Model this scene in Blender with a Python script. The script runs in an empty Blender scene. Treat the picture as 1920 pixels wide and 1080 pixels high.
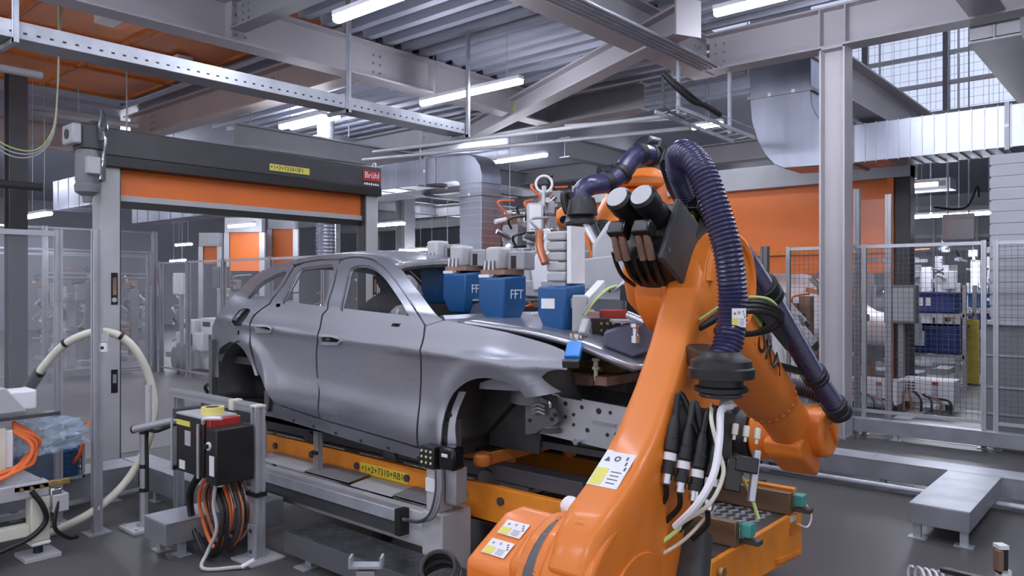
import bpy, bmesh, math, random
from mathutils import Vector, Matrix
random.seed(7)
PI = math.pi
S = bpy.context.scene
COL = S.collection
V = Vector
# ---------------------------------------------------------------- camera
H = 1.85; FPX = 1435.0; V0 = 535.0
YAW = math.radians(40.8)
cam = bpy.data.cameras.new('camera'); camo = bpy.data.objects.new('camera', cam); COL.objects.link(camo)
camo.location = (0, 0, H); camo.rotation_euler = (PI/2, 0, YAW)
cam.sensor_width = 36; cam.lens = FPX/1920*36; cam.shift_y = (V0-540)/1920; cam.clip_end = 200
S.camera = camo
S.view_settings.view_transform = 'Standard'; S.view_settings.look = 'None'
S.view_settings.gamma = 1; S.view_settings.use_curve_mapping = False
S.view_settings.exposure = 0.42
# ---------------------------------------------------------------- world: even grey light of the wide hall
W = bpy.data.worlds.new('hall_light'); S.world = W; W.use_nodes = True
bg = W.node_tree.nodes['Background']; bg.inputs[0].default_value = (0.82, 0.81, 0.90, 1); bg.inputs[1].default_value = 1.0
# ---------------------------------------------------------------- measuring helpers (pixel + known plane -> place)
RV = V((math.cos(YAW), math.sin(YAW), 0)); FV = V((-math.sin(YAW), math.cos(YAW), 0)); C0 = V((0, 0, H))
def ray(u, v): return RV*((u-960)/FPX) + FV + V((0, 0, (V0-v)/FPX))
def aD(u, v, D): return C0 + ray(u, v)*D
def aX(u, v, x): d = ray(u, v); return C0 + d*(x/d.x)
def aY(u, v, y): d = ray(u, v); return C0 + d*(y/d.y)
def aZ(u, v, z): d = ray(u, v); return C0 + d*((z-H)/d.z)
# ---------------------------------------------------------------- materials
def lin(c):
    c = c/255.0
    return c/12.92 if c <= 0.04045 else ((c+0.055)/1.055)**2.4
MATS = {}
def mat(name, rgb, rough=0.5, metal=0.0, var=0.1, scale=3.0, bump=0.0, stretch=None, emit=0, alpha=1.0, trans=0.0, coat=0.0, rvar=0.12, bscale=None):
    m = bpy.data.materials.new(name); m.use_nodes = True; nt = m.node_tree; N = nt.nodes; L = nt.links
    b = N['Principled BSDF']
    c = tuple(lin(x) for x in rgb)
    tc = N.new('ShaderNodeTexCoord'); mp = N.new('ShaderNodeMapping'); L.new(tc.outputs['Object'], mp.inputs[0])
    if stretch: mp.inputs['Scale'].default_value = stretch
    no = N.new('ShaderNodeTexNoise'); no.inputs['Scale'].default_value = scale; no.inputs['Detail'].default_value = 5; L.new(mp.outputs[0], no.inputs[0])
    cr = N.new('ShaderNodeValToRGB'); L.new(no.outputs[0], cr.inputs[0])
    cr.color_ramp.elements[0].position = .3; cr.color_ramp.elements[1].position = .7
    cr.color_ramp.elements[0].color = tuple(max(0, x*(1-var)) for x in c)+(1,)
    cr.color_ramp.elements[1].color = tuple(min(1, x*(1+var)) for x in c)+(1,)
    L.new(cr.outputs[0], b.inputs['Base Color'])
    mr = N.new('ShaderNodeMapRange'); L.new(no.outputs[0], mr.inputs[0])
    mr.inputs['To Min'].default_value = max(.02, rough-rvar); mr.inputs['To Max'].default_value = min(1, rough+rvar)
    L.new(mr.outputs[0], b.inputs['Roughness'])
    b.inputs['Metallic'].default_value = metal
    if coat: b.inputs['Coat Weight'].default_value = coat; b.inputs['Coat Roughness'].default_value = .12
    if bump:
        bp = N.new('ShaderNodeBump'); bp.inputs['Strength'].default_value = bump; bp.inputs['Distance'].default_value = .01
        n2 = N.new('ShaderNodeTexNoise'); n2.inputs['Scale'].default_value = bscale or scale*4; L.new(mp.outputs[0], n2.inputs[0])
        L.new(n2.outputs[0], bp.inputs['Height']); L.new(bp.outputs[0], b.inputs['Normal'])
    if emit: b.inputs['Emission Color'].default_value = c+(1,); b.inputs['Emission Strength'].default_value = emit
    if trans: b.inputs['Transmission Weight'].default_value = trans; b.inputs['IOR'].default_value = 1.1
    if alpha < 1: b.inputs['Alpha'].default_value = alpha
    MATS[name] = m
    return m
mat('floor', (82, 79, 80), .42, 0, .16, .9, .02, rvar=.08)
mat('floor_pale', (124, 121, 122), .4, 0, .12, .7, rvar=.08)
mat('steel_white', (178, 174, 178), .55, 0, .05, 1.5)
mat('steel_grey', (150, 150, 154), .5, 0, .06, 2)
mat('deck', (172, 176, 190), .45, .25, .06, 2, stretch=(.3, 2, 2))
mat('galv', (176, 180, 188), .42, .48, .16, 5, rvar=.1)
mat('galv_dull', (150, 153, 160), .5, .6, .12, 6)
mat('duct', (156, 160, 172), .36, .85, .14, 2.5, stretch=(1, 1, .15))
mat('alu', (178, 180, 186), .4, .55, .06, 6)
mat('alu_dark', (112, 113, 118), .45, .5, .08, 6)
mat('orange', (222, 122, 36), .45, 0, .03, 3, coat=.12, rvar=.05)
mat('orange_door', (224, 116, 48), .5, 0, .07, 1.5)
mat('orange_skid', (232, 140, 36), .48, 0, .14, 4)
mat('orange_rust', (204, 120, 50), .6, 0, .2, 6)
mat('orange_glass', (226, 140, 90), .35, 0, .25, .9)
mat('black', (26, 26, 27), .45, 0, .15, 8)
mat('black_gloss', (20, 20, 22), .22, 0, .1, 8)
mat('charcoal', (62, 62, 66), .5, 0, .1, 4)
mat('dark_grey', (84, 85, 90), .5, 0, .08, 4)
mat('mid_grey', (122, 122, 127), .5, 0, .08, 4)
mat('light_grey', (176, 177, 180), .45, 0, .06, 4)
mat('white', (226, 226, 230), .42, 0, .04, 4)
mat('cream', (214, 212, 196), .5, 0, .06, 5)
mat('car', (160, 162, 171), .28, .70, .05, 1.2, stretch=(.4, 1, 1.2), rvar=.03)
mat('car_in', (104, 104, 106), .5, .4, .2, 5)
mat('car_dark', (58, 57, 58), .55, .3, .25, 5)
mat('hose', (50, 48, 82), .3, 0, .1, 8, coat=.2)
mat('hose_dark', (34, 34, 42), .38, 0, .1, 8)
mat('blue', (24, 84, 138), .42, 0, .08, 4)
mat('blue_bright', (44, 128, 206), .35, 0, .06, 4)
mat('blue_crate', (30, 58, 122), .45, 0, .15, 4)
mat('slate_pad', (86, 88, 108), .55, 0, .06, 4)
mat('yellow', (226, 200, 60), .5, 0, .06, 4)
mat('yellow_label', (220, 212, 96), .5, 0, .04, 4)
mat('tape', (226, 214, 130), .5, 0, .05, 6)
mat('red', (160, 42, 36), .45, 0, .06, 4)
mat('green_pale', (190, 214, 130), .5, 0, .05, 4)
mat('teal', (70, 160, 150), .45, 0, .05, 4)
mat('copper', (186, 118, 84), .38, .6, .25, 8)
mat('brass', (176, 150, 92), .4, .7, .25, 8)
mat('rust_tan', (140, 110, 96), .6, .2, .3, 7)
mat('chrome', (196, 198, 204), .16, .95, .05, 6)
mat('steel_dark', (96, 97, 100), .38, .75, .25, 7)
mat('steel_worn', (140, 112, 88), .4, .6, .25, 3, stretch=(.4, 1, 3))
mat('orange_cable', (226, 112, 56), .5, 0, .1, 8)
mat('beam_pink', (176, 164, 162), .55, 0, .05, 2)
mat('wall_panel', (168, 170, 178), .55, .1, .08, 1.2, stretch=(1, 1, .2))
mat('poly_glass', (225, 228, 236), .1, 0, .03, 2, alpha=.07)
mat('bag_plastic', (176, 198, 216), .12, 0, .15, 6, alpha=.42, bump=.6)
mat('skylight', (214, 224, 246), .5, 0, .12, .35, emit=.5)
mat('lamp_tube', (236, 240, 255), .4, 0, .0, 2, emit=58)
mat('lamp_far', (236, 240, 255), .4, 0, .0, 2, emit=64)
mat('exit_sign', (190, 226, 230), .4, 0, .1, 9, emit=1.2)
mat('lamp_amber', (255, 200, 90), .4, 0, .0, 2, emit=2.5)
mat('ink', (24, 24, 26), .5, 0, 0, 4)
mat('ink_white', (226, 232, 240), .5, 0, 0, 4)
# ---------------------------------------------------------------- geometry builder
def frame(axis, up=None):
    w = V(axis).normalized()
    a = V(up) if up is not None else (V((0, 0, 1)) if abs(w.z) < .95 else V((1, 0, 0)))
    u = a.cross(w)
    if u.length < 1e-6: u = V((1, 0, 0)).cross(w)
    u.normalize(); v = w.cross(u)
    return u, v, w
def spline(pts, n=6, closed=False):
    P = [V(p) for p in pts]; k = len(P); out = []
    if k < 3: return P
    rng = range(k) if closed else range(k-1)
    for i in rng:
        p1, p2 = P[i % k], P[(i+1) % k]
        p0 = P[(i-1) % k] if (closed or i > 0) else p1*2-p2
        p3 = P[(i+2) % k] if (closed or i+2 < k) else p2*2-p1
        for j in range(n):
            t = j/n
            out.append(.5*((2*p1)+(p2-p0)*t+(2*p0-5*p1+4*p2-p3)*t*t+(3*p1-p0-3*p2+p3)*t**3))
    if not closed: out.append(P[-1])
    return out
class MB:
    def __init__(s): s.v = []; s.f = []
    def add(s, vs, fs):
        o = len(s.v); s.v += [V(p) for p in vs]; s.f += [[i+o for i in f] for f in fs]; return s
    def bx(s, x0, x1, y0, y1, z0, z1):
        return s.add([(x0,y0,z0),(x1,y0,z0),(x1,y1,z0),(x0,y1,z0),(x0,y0,z1),(x1,y0,z1),(x1,y1,z1),(x0,y1,z1)],
                     [(0,3,2,1),(4,5,6,7),(0,1,5,4),(1,2,6,5),(2,3,7,6),(3,0,4,7)])
    def ob(s, c, u, v, w, a, b, d):
        c = V(c); u = V(u)*a/2; v = V(v)*b/2; w = V(w)*d/2
        return s.add([c+u*i+v*j+w*k for k in (-1, 1) for i, j in ((-1,-1),(1,-1),(1,1),(-1,1))],
                     [(0,3,2,1),(4,5,6,7),(0,1,5,4),(1,2,6,5),(2,3,7,6),(3,0,4,7)])
    def bar(s, p, q, w, h, up=None, ext=0):
        p, q = V(p), V(q); a, b, c = frame(q-p, up)
        return s.ob((p+q)/2, a, b, c, w, h, (q-p).length+ext)
    def cyl(s, p, q, r, r2=None, n=16, cap=True):
        p, q = V(p), V(q); r2 = r if r2 is None else r2; a, b, c = frame(q-p)
        vs = []
        for P, R in ((p, r), (q, r2)): vs += [P+(a*math.cos(2*PI*i/n)+b*math.sin(2*PI*i/n))*R for i in range(n)]
        fs = [(i, (i+1) % n, n+(i+1) % n, n+i) for i in range(n)]
        if cap: fs += [list(range(n))[::-1], list(range(n, 2*n))]
        return s.add(vs, fs)
    def lathe(s, p, axis, prof, n=24):
        p = V(p); a, b, c = frame(axis); vs = []; fs = []
        for t, r in prof: vs += [p+c*t+(a*math.cos(2*PI*i/n)+b*math.sin(2*PI*i/n))*max(r, .0004) for i in range(n)]
        for k in range(len(prof)-1): fs += [(k*n+i, k*n+(i+1) % n, (k+1)*n+(i+1) % n, (k+1)*n+i) for i in range(n)]
        fs += [list(range(n))[::-1], list(range((len(prof)-1)*n, len(prof)*n))]
        return s.add(vs, fs)
    def tube(s, pts, r, n=8, smooth=6, closed=False, radii=None):
        P = spline(pts, smooth, closed) if smooth else [V(p) for p in pts]
        k = len(P); vs = []; fs = []; pu = None
        for i in range(k):
            t = (P[(i+1) % k]-P[i-1]) if closed else (P[min(i+1, k-1)]-P[max(i-1, 0)])
            if t.length < 1e-9: t = V((0, 0, 1))
            t.normalize()
            if pu is None: u, w, _ = frame(t)
            else:
                u = pu-t*pu.dot(t)
                u = u.normalized() if u.length > 1e-6 else frame(t)[0]
                w = t.cross(u)
            pu = u; R = r if radii is None else radii(i/(k-1))
            vs += [P[i]+(u*math.cos(2*PI*j/n)+w*math.sin(2*PI*j/n))*R for j in range(n)]
        for i in range(k if closed else k-1):
            a, b = i*n, ((i+1) % k)*n
            fs += [(a+j, a+(j+1) % n, b+(j+1) % n, b+j) for j in range(n)]
        if not closed: fs += [list(range(n))[::-1], list(range((k-1)*n, k*n))]
        return s.add(vs, fs)
    def corr(s, pts, r, amp=.1, step=.012, n=20, smooth=10):   # ribbed hose
        P = spline(pts, smooth); L = [0]
        for i in range(1, len(P)): L.append(L[-1]+(P[i]-P[i-1]).length)
        m = int(L[-1]/(step/4)); Q = []; j = 0
        for i in range(m+1):
            d = L[-1]*i/m
            while j < len(L)-2 and L[j+1] < d: j += 1
            t = (d-L[j])/max(1e-9, L[j+1]-L[j]); Q.append(P[j].lerp(P[j+1], t))
        w = (1, .55, 0, .55)
        return s.tube(Q, r, n, 0, radii=lambda t: r*(1-amp*w[int(round(t*m)) % 4]))
    def torus(s, c, axis, R, r, n=28, m=8):
        a, b, _ = frame(axis); c = V(c)
        return s.tube([c+(a*math.cos(2*PI*i/n)+b*math.sin(2*PI*i/n))*R for i in range(n)], r, m, 0, True)
    def prism(s, poly, o, u, v, t):     # polygon in (u,v) plane at o, extruded along u x v by t
        o, u, v = V(o), V(u), V(v); w = u.cross(v).normalized()*t; n = len(poly)
        vs = [o+u*a+v*b for a, b in poly]+[o+u*a+v*b+w for a, b in poly]
        fs = [list(range(n))[::-1], list(range(n, 2*n))]+[(i, (i+1) % n, n+(i+1) % n, n+i) for i in range(n)]
        return s.add(vs, fs)
    def loft(s, secs, n=20):            # (centre, u, v, hu, hv, power)
        vs = []; fs = []
        for c, u, v, hu, hv, pw in secs:
            c, u, v = V(c), V(u), V(v)
            for i in range(n):
                t = 2*PI*(i+.5)/n; ct, st = math.cos(t), math.sin(t); e = 2/pw
                vs.append(c+u*hu*math.copysign(abs(ct)**e, ct)+v*hv*math.copysign(abs(st)**e, st))
        for k in range(len(secs)-1): fs += [(k*n+i, k*n+(i+1) % n, (k+1)*n+(i+1) % n, (k+1)*n+i) for i in range(n)]
        fs += [list(range(n))[::-1], list(range((len(secs)-1)*n, len(secs)*n))]
        return s.add(vs, fs)
    def ibeam(s, p, q, w, h, tf=.025, tw=.015, up=(0, 0, 1)):
        p, q = V(p), V(q); a, b, c = frame(q-p, up); L = (q-p).length; m = (p+q)/2
        s.ob(m+b*(h/2-tf/2), a, b, c, w, tf, L); s.ob(m-b*(h/2-tf/2), a, b, c, w, tf, L)
        return s.ob(m, a, b, c, tw, h-2*tf, L)
    def chan(s, p, q, w, h, t=.004, up=(0, 0, 1)):   # tray: open-top U
        p, q = V(p), V(q); a, b, c = frame(q-p, up); L = (q-p).length; m = (p+q)/2
        s.ob(m-b*(h/2-t/2), a, b, c, w, t, L)
        for k in (-1, 1): s.ob(m+a*k*(w/2-t/2), a, b, c, t, h, L)
        return s
    def profile(s, p, q, w=.045):       # slotted aluminium extrusion
        p, q = V(p), V(q); a, b, c = frame(q-p); L = (q-p).length; m = (p+q)/2
        s.ob(m, a, b, c, w*.62, w*.62, L*.999)
        for i in (-1, 1):
            for j in (-1, 1): s.ob(m+a*i*w*.34+b*j*w*.34, a, b, c, w*.32, w*.32, L)
        return s
    def mesh(s, name, mt, smooth=True, ang=35):
        me = bpy.data.meshes.new(name); me.from_pydata([tuple(p) for p in s.v], [], s.f); me.materials.append(MATS[mt] if isinstance(mt, str) else mt)
        me.validate()
        bm = bmesh.new(); bm.from_mesh(me); bmesh.ops.recalc_face_normals(bm, faces=bm.faces[:]); bm.to_mesh(me); bm.free()
        if smooth:
            me.polygons.foreach_set('use_smooth', [True]*len(me.polygons)); me.set_sharp_from_angle(angle=math.radians(ang))
        return me
    def build(s, name, mt, parent=None, bev=0, smooth=True, ang=35, stuff=False, label=None, seg=2):
        return link(name, s.mesh(name, mt, smooth, ang), parent, bev, stuff, label, seg)
def link(name, me, parent=None, bev=0, stuff=False, label=None, seg=2):
    o = bpy.data.objects.new(name, me); COL.objects.link(o)
    if parent is not None:
        o.parent = parent; o.matrix_parent_inverse = root_inv(parent)
    if bev:
        b = o.modifiers.new('bevel', 'BEVEL'); b.width = bev; b.segments = seg; b.limit_method = 'ANGLE'; b.angle_limit = math.radians(40); b.harden_normals = False
    if stuff: o['kind'] = 'stuff'
    if label: o['label'] = label
    return o
def root_inv(o):                       # parts are modelled in world coordinates
    r = o
    while r.parent is not None: r = r.parent
    if r is o: return Matrix.LocRotScale(o.location, o.rotation_euler, o.scale).inverted()
    return Matrix.Identity(4)
def tag(o, label, cat, group=None, kind=None):
    if kind: o['kind'] = kind
    else: o['label'] = label; o['category'] = cat
    if group: o['group'] = group
    return o
def thing(name, label, cat, loc=(0, 0, 0), group=None):
    o = bpy.data.objects.new(name, None); COL.objects.link(o); o.location = loc; o.empty_display_size = .1
    return tag(o, label, cat, group)
def solo(mb, name, mt, label, cat, group=None, **k):
    return tag(mb.build(name, mt, **k), label, cat, group)
def struct(mb, name, mt, **k):
    o = mb.build(name, mt, **k); o['kind'] = 'structure'; return o
def dup(root, off, label=None, group=None, rz=0):
    r = root.copy(); COL.objects.link(r); r.location = root.location+V(off); r.rotation_euler.z += rz
    if label: r['label'] = label
    if group: r['group'] = group
    for ch in list(root.children):
        c = ch.copy(); COL.objects.link(c); c.parent = r
        for g in list(ch.children):
            d = g.copy(); COL.objects.link(d); d.parent = c
    return r
def text(txt, size, o, u, v, mt, name, parent, depth=.001, align='CENTER', wrap=None, spacing=1.0):
    cu = bpy.data.curves.new(name, 'FONT'); cu.body = txt; cu.size = size; cu.align_x = align; cu.align_y = 'CENTER'; cu.extrude = depth; cu.space_character = spacing
    t = bpy.data.objects.new(name, cu); COL.objects.link(t)
    bpy.context.view_layer.update()
    me = bpy.data.meshes.new_from_object(t.evaluated_get(bpy.context.evaluated_depsgraph_get()))
    bpy.data.objects.remove(t); bpy.data.curves.remove(cu)
    o, u, v = V(o), V(u).normalized(), V(v).normalized(); w = u.cross(v)
    for p in me.vertices: p.co = o+u*p.co.x+v*p.co.y+w*p.co.z if wrap is None else wrap(p.co)
    me.materials.clear(); me.materials.append(MATS[mt])
    return link(name, me, parent)
X_, Y_, Z_ = V((1, 0, 0)), V((0, 1, 0)), V((0, 0, 1))
# ================================================================ the setting
ZB, ZT = 4.75, 5.25
m = MB().bx(-36, 8, -8, 34, -.2, 0); struct(m, 'floor', 'floor')
struct(MB().bx(-36, 8, 10.12, 34, 0, .003).bx(-36, -8.75, -8, 10.1, 0, .003), 'floor_outer', 'floor_pale')
# --- mezzanine deck: trapezoidal steel sheets laid side by side
ceil = struct(MB().bx(-36, 6, -8, 9.75, 5.42, 5.5).bx(-36, -5, 9.75, 34, 5.42, 5.5) if False else
              MB().bx(-8.7, 6, -8, 9.8, 5.42, 5.5).bx(-36, -8.7, 6.6, 34, 5.42, 5.5).bx(-8.7, -5, 9.8, 18.9, 5.42, 5.5).bx(-8.7, 8, 19.2, 34, 5.42, 5.5).bx(-36, -16.2, -8, 6.6, 5.42, 5.5), 'ceiling', 'deck')
def deck_panel(x0, x1, y0, w=.7):
    prof = [(0, .0), (.06, .0), (.1, .12), (.25, .12), (.29, .0), (.35, .0), (.41, 0), (.45, .12), (.60, .12), (.64, 0), (.7, 0)]
    m = MB(); n = len(prof); t = .004
    vs = [(x, y0+a, 5.3+b) for x in (x0, x1) for a, b in prof]
    m.add(vs, [(i, i+1, n+i+1, n+i) for i in range(n-1)])
    return m
ref = {}
for bx0, bx1, ys, ye in ((-8.55, -5.0, -3.0, 9.7), (-4.9, -1.5, -3.0, 9.7), (-1.5, 3.0, -3.0, 9.7), (-12.3, -8.65, 6.75, 13.0), (-16, -12.3, 6.75, 13.0), (-8.65, -5.05, 9.75, 13)):
    y = ys
    while y+.7 <= ye+.36:
        key = (bx0, bx1)
        if key not in ref:
            ref[key] = (deck_panel(bx0, bx1, 0).mesh('deck_panel', 'deck', False)); 
        o = link('deck_panel', ref[key], ceil); o.location = (0, y, 0); y += .7
for x in (-8.5, -5.0, -1.5):     # perforated edge strips of the sheets, one bay
    pass
# upper hall roof and outer walls
struct(MB().bx(-36, 8, -8, 34, 10.0, 10.2), 'ceiling_upper', 'wall_panel')
struct(MB().bx(-36, 8, 34, 34.2, 0, 10.2), 'wall_back', 'wall_panel')
struct(MB().bx(-36.2, -36, -8, 34, 0, 10.2), 'wall_left', 'wall_panel')
struct(MB().bx(8, 8.2, 4, 34, 0, 10.2), 'wall_right', 'wall_panel')
wl = struct(MB().bx(-10, 8, 19, 19.1, 5.55, 9.95), 'window_1', 'steel_grey')
for i in range(11):
    MB().bx(-9.9+i*1.6, -8.36+i*1.6, 18.95, 19, 5.6, 9.9).build('pane', 'skylight', wl)
wl2 = struct(MB().bx(-35.9, -35.8, 0, 30, 6.2, 9.5), 'window_2', 'steel_grey')
for i in range(18): MB().bx(-35.8, -35.75, .1+i*1.65, 1.65+i*1.65, 6.3, 9.4).build('pane', 'skylight', wl2)
# --- steelwork
def bolts(m, c, n, u, v, du, dv, r=.016):
    n = V(n)
    for i in (-1, 1):
        for j in (-1, 0, 1):
            p = V(c)+V(u)*i*du+V(v)*j*dv; m.cyl(p, p+n*.02, r, n=6)
def steel_beam(p, q, w, h, mt, label, stiff=(), group=None, plates=()):
    p, q = V(p), V(q); r = thing('steel_beam', label, 'beam', p, group)
    MB().ibeam(p, q, w, h).build('girder', mt, r)
    d = (q-p).normalized(); a = Z_.cross(d)
    for t in stiff:
        c = p+d*t
        for k in (-1, 1): MB().ob(c+a*k*(w/4+.004), a, Z_, d, w/2-.012, h-.05, .015).build('stiffener', mt, r)
    for t in plates:
        for k in (-1, 1):
            m = MB(); bolts(m, p+d*t+a*k*.0085, a*k, d, Z_, .06, h*.24); m.build('bolt_group', 'steel_grey', r, stuff=True)
    return r
zc = (ZB+ZT)/2
steel_beam((-4.8, 9.71, zc), (4, 9.71, zc), .3, .5, 'steel_white', 'white steel girder resting on the white column', (1.52, 1.82, 4.2), plates=(.15, 4.4))
steel_beam((-4.95, -4, zc), (-4.95, 9.9, zc), .34, .5, 'steel_white', 'broad pale girder with a bundle of conduits under its flange', (5, 10), plates=(13.6,))
steel_beam((-8.6, -4, zc), (-8.6, 10.9, zc), .3, .5, 'steel_white', 'grey girder running above the dark shutter door header', (8.7, 12), plates=(8.9, 11.0))
steel_beam((-1.5, 3, zc), (-1.5, 9.5, zc), .34, .5, 'steel_grey', 'grey girder meeting the white girder beyond the column', (6.0,))
bg_ = steel_beam((-1.5, 9.92, 4.95), (-1.5, 14.4, 4.95), .5, .75, 'steel_grey', 'deep grey girder running off under the meshed upper walkway', (1.0,))
MB().bx(-1.74, -1.26, 9.95, 14.35, 4.62, 5.3).build('side_plating', 'steel_grey', bg_)
steel_beam((-3.13, 9.9, 4.4), (-3.13, 16, 4.4), .3, .55, 'steel_white', 'white steel beam bolted to the side of the white column', plates=(.2,))
steel_beam((-8.4, 4.75, 5.05), (-5.15, 4.75, 5.05), .2, .36, 'steel_grey', 'short grey cross beam framed between two girders under the deck', plates=(.2,))
steel_beam((-16, 6.7, zc), (-8.8, 6.7, zc), .3, .5, 'beam_pink', 'pale rosy beam beside the orange overhead panels', plates=(1.0, 5.2))
steel_beam((-16.2, -4, 4.7), (-16.2, 6.5, 4.7), .3, .5, 'beam_pink', 'pale rosy beam behind the shutter door drive', plates=(9.8,))
steel_beam((-18, 11.0, 4.97), (-6.6, 11.0, 4.97), .32, .44, 'steel_grey', 'grey beam with a free end behind the slanting brace', plates=(6,))
steel_beam((-12.5, 7, 4.5), (-12.5, 20, 4.5), .25, .4, 'steel_grey', 'grey beam crossing below the deck behind the silver duct')
for i, (x0, x1, y, z) in enumerate(((-26, -6, 15, 4.6), (-30, -6, 19, 4.5), (-32, -6, 23.5, 4.6))):
    steel_beam((x0, y, z), (x1, y, z), .3, .4, 'steel_grey', 'distant grey beam under the far deck', group='distant deck beams')
for i, x in enumerate((-20, -16, -9)):
    steel_beam((x, 12, 4.55), (x, 28, 4.55), .25, .4, 'steel_grey', 'distant grey cross beam under the far deck', group='distant deck cross beams')
# slanting brace
A = aZ(884, 262, 4.72); B = aZ(1290, 60, 4.72)
r = thing('brace_beam', 'pale slanting brace beam with a yellow label crossing the ceiling', 'beam', A)
d = (B-A).normalized(); A2 = A+Z_*.16; B2 = B+Z_*.16
m = MB(); a_ = Z_.cross(d)
m.ob((A2+B2)/2+Z_*.15, a_, Z_, d, .26, .03, (B-A).length); m.ob((A2+B2)/2-Z_*.15, a_, Z_, d, .26, .03, (B-A).length); m.ob((A2+B2)/2, a_, Z_, d, .02, .28, (B-A).length)
m.build('girder', 'steel_white', r)
c = B2; MB().ob(c, a_, Z_, d, .34, .42, .03).build('end_plate', 'steel_white', r)
c = A2.lerp(B2, .62)
for k in (-.2, .2): MB().ob(c+d*k+Z_*.2, a_, Z_, d, .1, .07, .06).build('beam_clamp', 'steel_grey', r)
side = -a_ if (-a_).dot(C0-A) > 0 else a_
c = A2.lerp(B2, .30)+side*.013
MB().ob(c, d, Z_, side, .16, .09, .004).build('label_plate', 'yellow_label', r)
# conduits under the broad girder
for i in range(5):
    solo(MB().cyl((-4.72+.07*i, 0, 4.70), (-4.72+.07*i, 9.3, 4.70), .02, n=8), 'conduit', 'galv', 'thin galvanised conduit clipped under the broad girder', 'conduit', 'conduits under the broad girder')
# columns
def column(x, y, w, z1, mt, label, base=.45, group=None, face=True):
    r = thing('steel_column', label, 'column', (x, y, 0), group)
    MB().ibeam((x, y, .03), (x, y, z1), w, w, .022, .016, up=(1, 0, 0)).build('shaft', mt, r)
    MB().bx(x-base/2, x+base/2, y-base/2, y+base/2, 0, .03).build('base_plate', 'steel_grey', r)
    m = MB().bx(x-w/2, x+w/2, y-w/2, y+w/2, z1-.025, z1-.001)
    m.build('cap_plate', mt, r)
    return r
column(-3.13, 9.71, .30, ZB, 'steel_white', 'white steel column standing by the mesh fence', base=.33)
k = aZ(30, 742, 0)
r = column(k.x, k.y, .27, 5.4, 'dark_grey', 'dark grey column behind the wire mesh fence')
for i, (u, v) in enumerate(((760, 640), (1010, 610), (700, 606), (880, 600), (620, 640), (1180, 620))):
    p = aZ(u, v, 0)
    if p.y < 33 and p.x > -35: column(p.x, p.y, .45, 5.4, 'steel_grey', 'distant grey column far back in the hall', group='distant columns')
# ================================================================ lamps (each one: housing, glowing tube, its own light)
def tube_lamp(x0, x1, y, z, label, rod=5.3, power=26, group=None, w=.11, far=False):
    r = thing('tube_lamp', label, 'lamp', ((x0+x1)/2, y, z), group)
    MB().bx(x0, x1, y-w/2, y+w/2, z+.03, z+.075).build('housing', 'white', r)
    MB().loft([((x, y, z), Y_, Z_, w*.48, .035, 2.6) for x in (x0+.01, x1-.01)], 14).build('diffuser', 'lamp_far' if far else 'lamp_tube', r)
    if rod:
        for x in (x0+.25, x1-.25): MB().cyl((x, y, z+.07), (x, y, rod), .006, n=6).build('suspension_rod', 'galv', r)
    return r
LW = 62
tube_lamp(-6.2, -5.15, 4.55, 4.45, 'large bright tube lamp close under the deck beside the broad girder', power=LW)
tube_lamp(-8.3, -6.4, 7.6, 4.5, 'bright tube lamp hanging on rods above the slanting brace foot', power=LW)
tube_lamp(-11.1, -9.9, 7.05, 4.45, 'tube lamp behind the perforated cable tray', power=LW*.7)
tube_lamp(-10.1, -8.9, 11.3, 4.3, 'tube lamp beside the bend of the silver duct', power=LW*.8)
# the rest of the same rows, beside and behind the viewpoint
for x, y in ((-3.4, 1.6), (.4, 1.6), (-6.6, 1.4), (-2.6, 4.6), (.8, 4.6), (-2.8, 7.6), (.8, 7.4), (-3.4, -1.6), (0, -1.6), (-6.6, -1.6)):
    tube_lamp(x-.9, x+.9, y, 4.75, 'tube lamp in the rows under the deck over the robot', power=LW, group='deck lamp rows')
p = aD(1298, 240, 13.0); tube_lamp(p.x, p.x+.55, p.y, p.z, 'short tube lamp under the wire cable basket', 5.412, LW*.5)
p = aD(52, 407, 14); tube_lamp(p.x, p.x+1.1, p.y, p.z, 'tube lamp seen behind the tall dark column', 5.58, LW*.6)
p = aD(692, 424, 19); tube_lamp(p.x, p.x+1.3, p.y, p.z, 'far tube lamp seen just past the shutter door post', 5.3, LW*.6, far=True)
p = aD(1664, 352, 13.6); tube_lamp(p.x, p.x+.8, p.y, p.z, 'tube lamp above the blue crate racks', 4.62, LW*.9)
p = aD(430, 425, 20); tube_lamp(p.x, p.x+1.2, p.y, p.z, 'far tube lamp over the orange door panels', 5.412, LW*.8, far=True)
p = aD(1745, 405, 17)
for i in range(4): tube_lamp(p.x+1.3*(i % 2)-1.0, p.x+1.3*(i % 2)+.25, p.y-1.2*(i//2), p.z-.1*(i//2), 'lamp in the bright row over the distant car bodies', 9.995, LW*1.2, group='lamps over the distant bodies', far=True)
for i, (u, v) in enumerate(((750, 470), (800, 467), (830, 468), (940, 468), (865, 408), (330, 460), (320, 490))):
    p = aD(u, v, 24+i); tube_lamp(p.x, p.x+1.2, p.y, p.z, 'tiny far tube lamp low under the distant deck', 5.412, LW if i % 2 == 0 else 0, group='tiny far lamps', far=True)
for i, (x, y) in enumerate(((-14, 15), (-20, 12), (-20, 18), (-27, 12), (-14, 21), (-26, 20), (-12, 28), (-22, 27), (-13, 9), (-19, 8), (-19, 4), (-19, 1), (-24, 5))):
    tube_lamp(x-.8, x+.8, y, 5.1 if i < 10 else 4.2, 'tube lamp in the rows over the neighbouring cells', 5.412, LW*1.0, group='neighbour cell lamp rows', far=True)  # the lower-hung ones are added to brighten the background units
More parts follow.
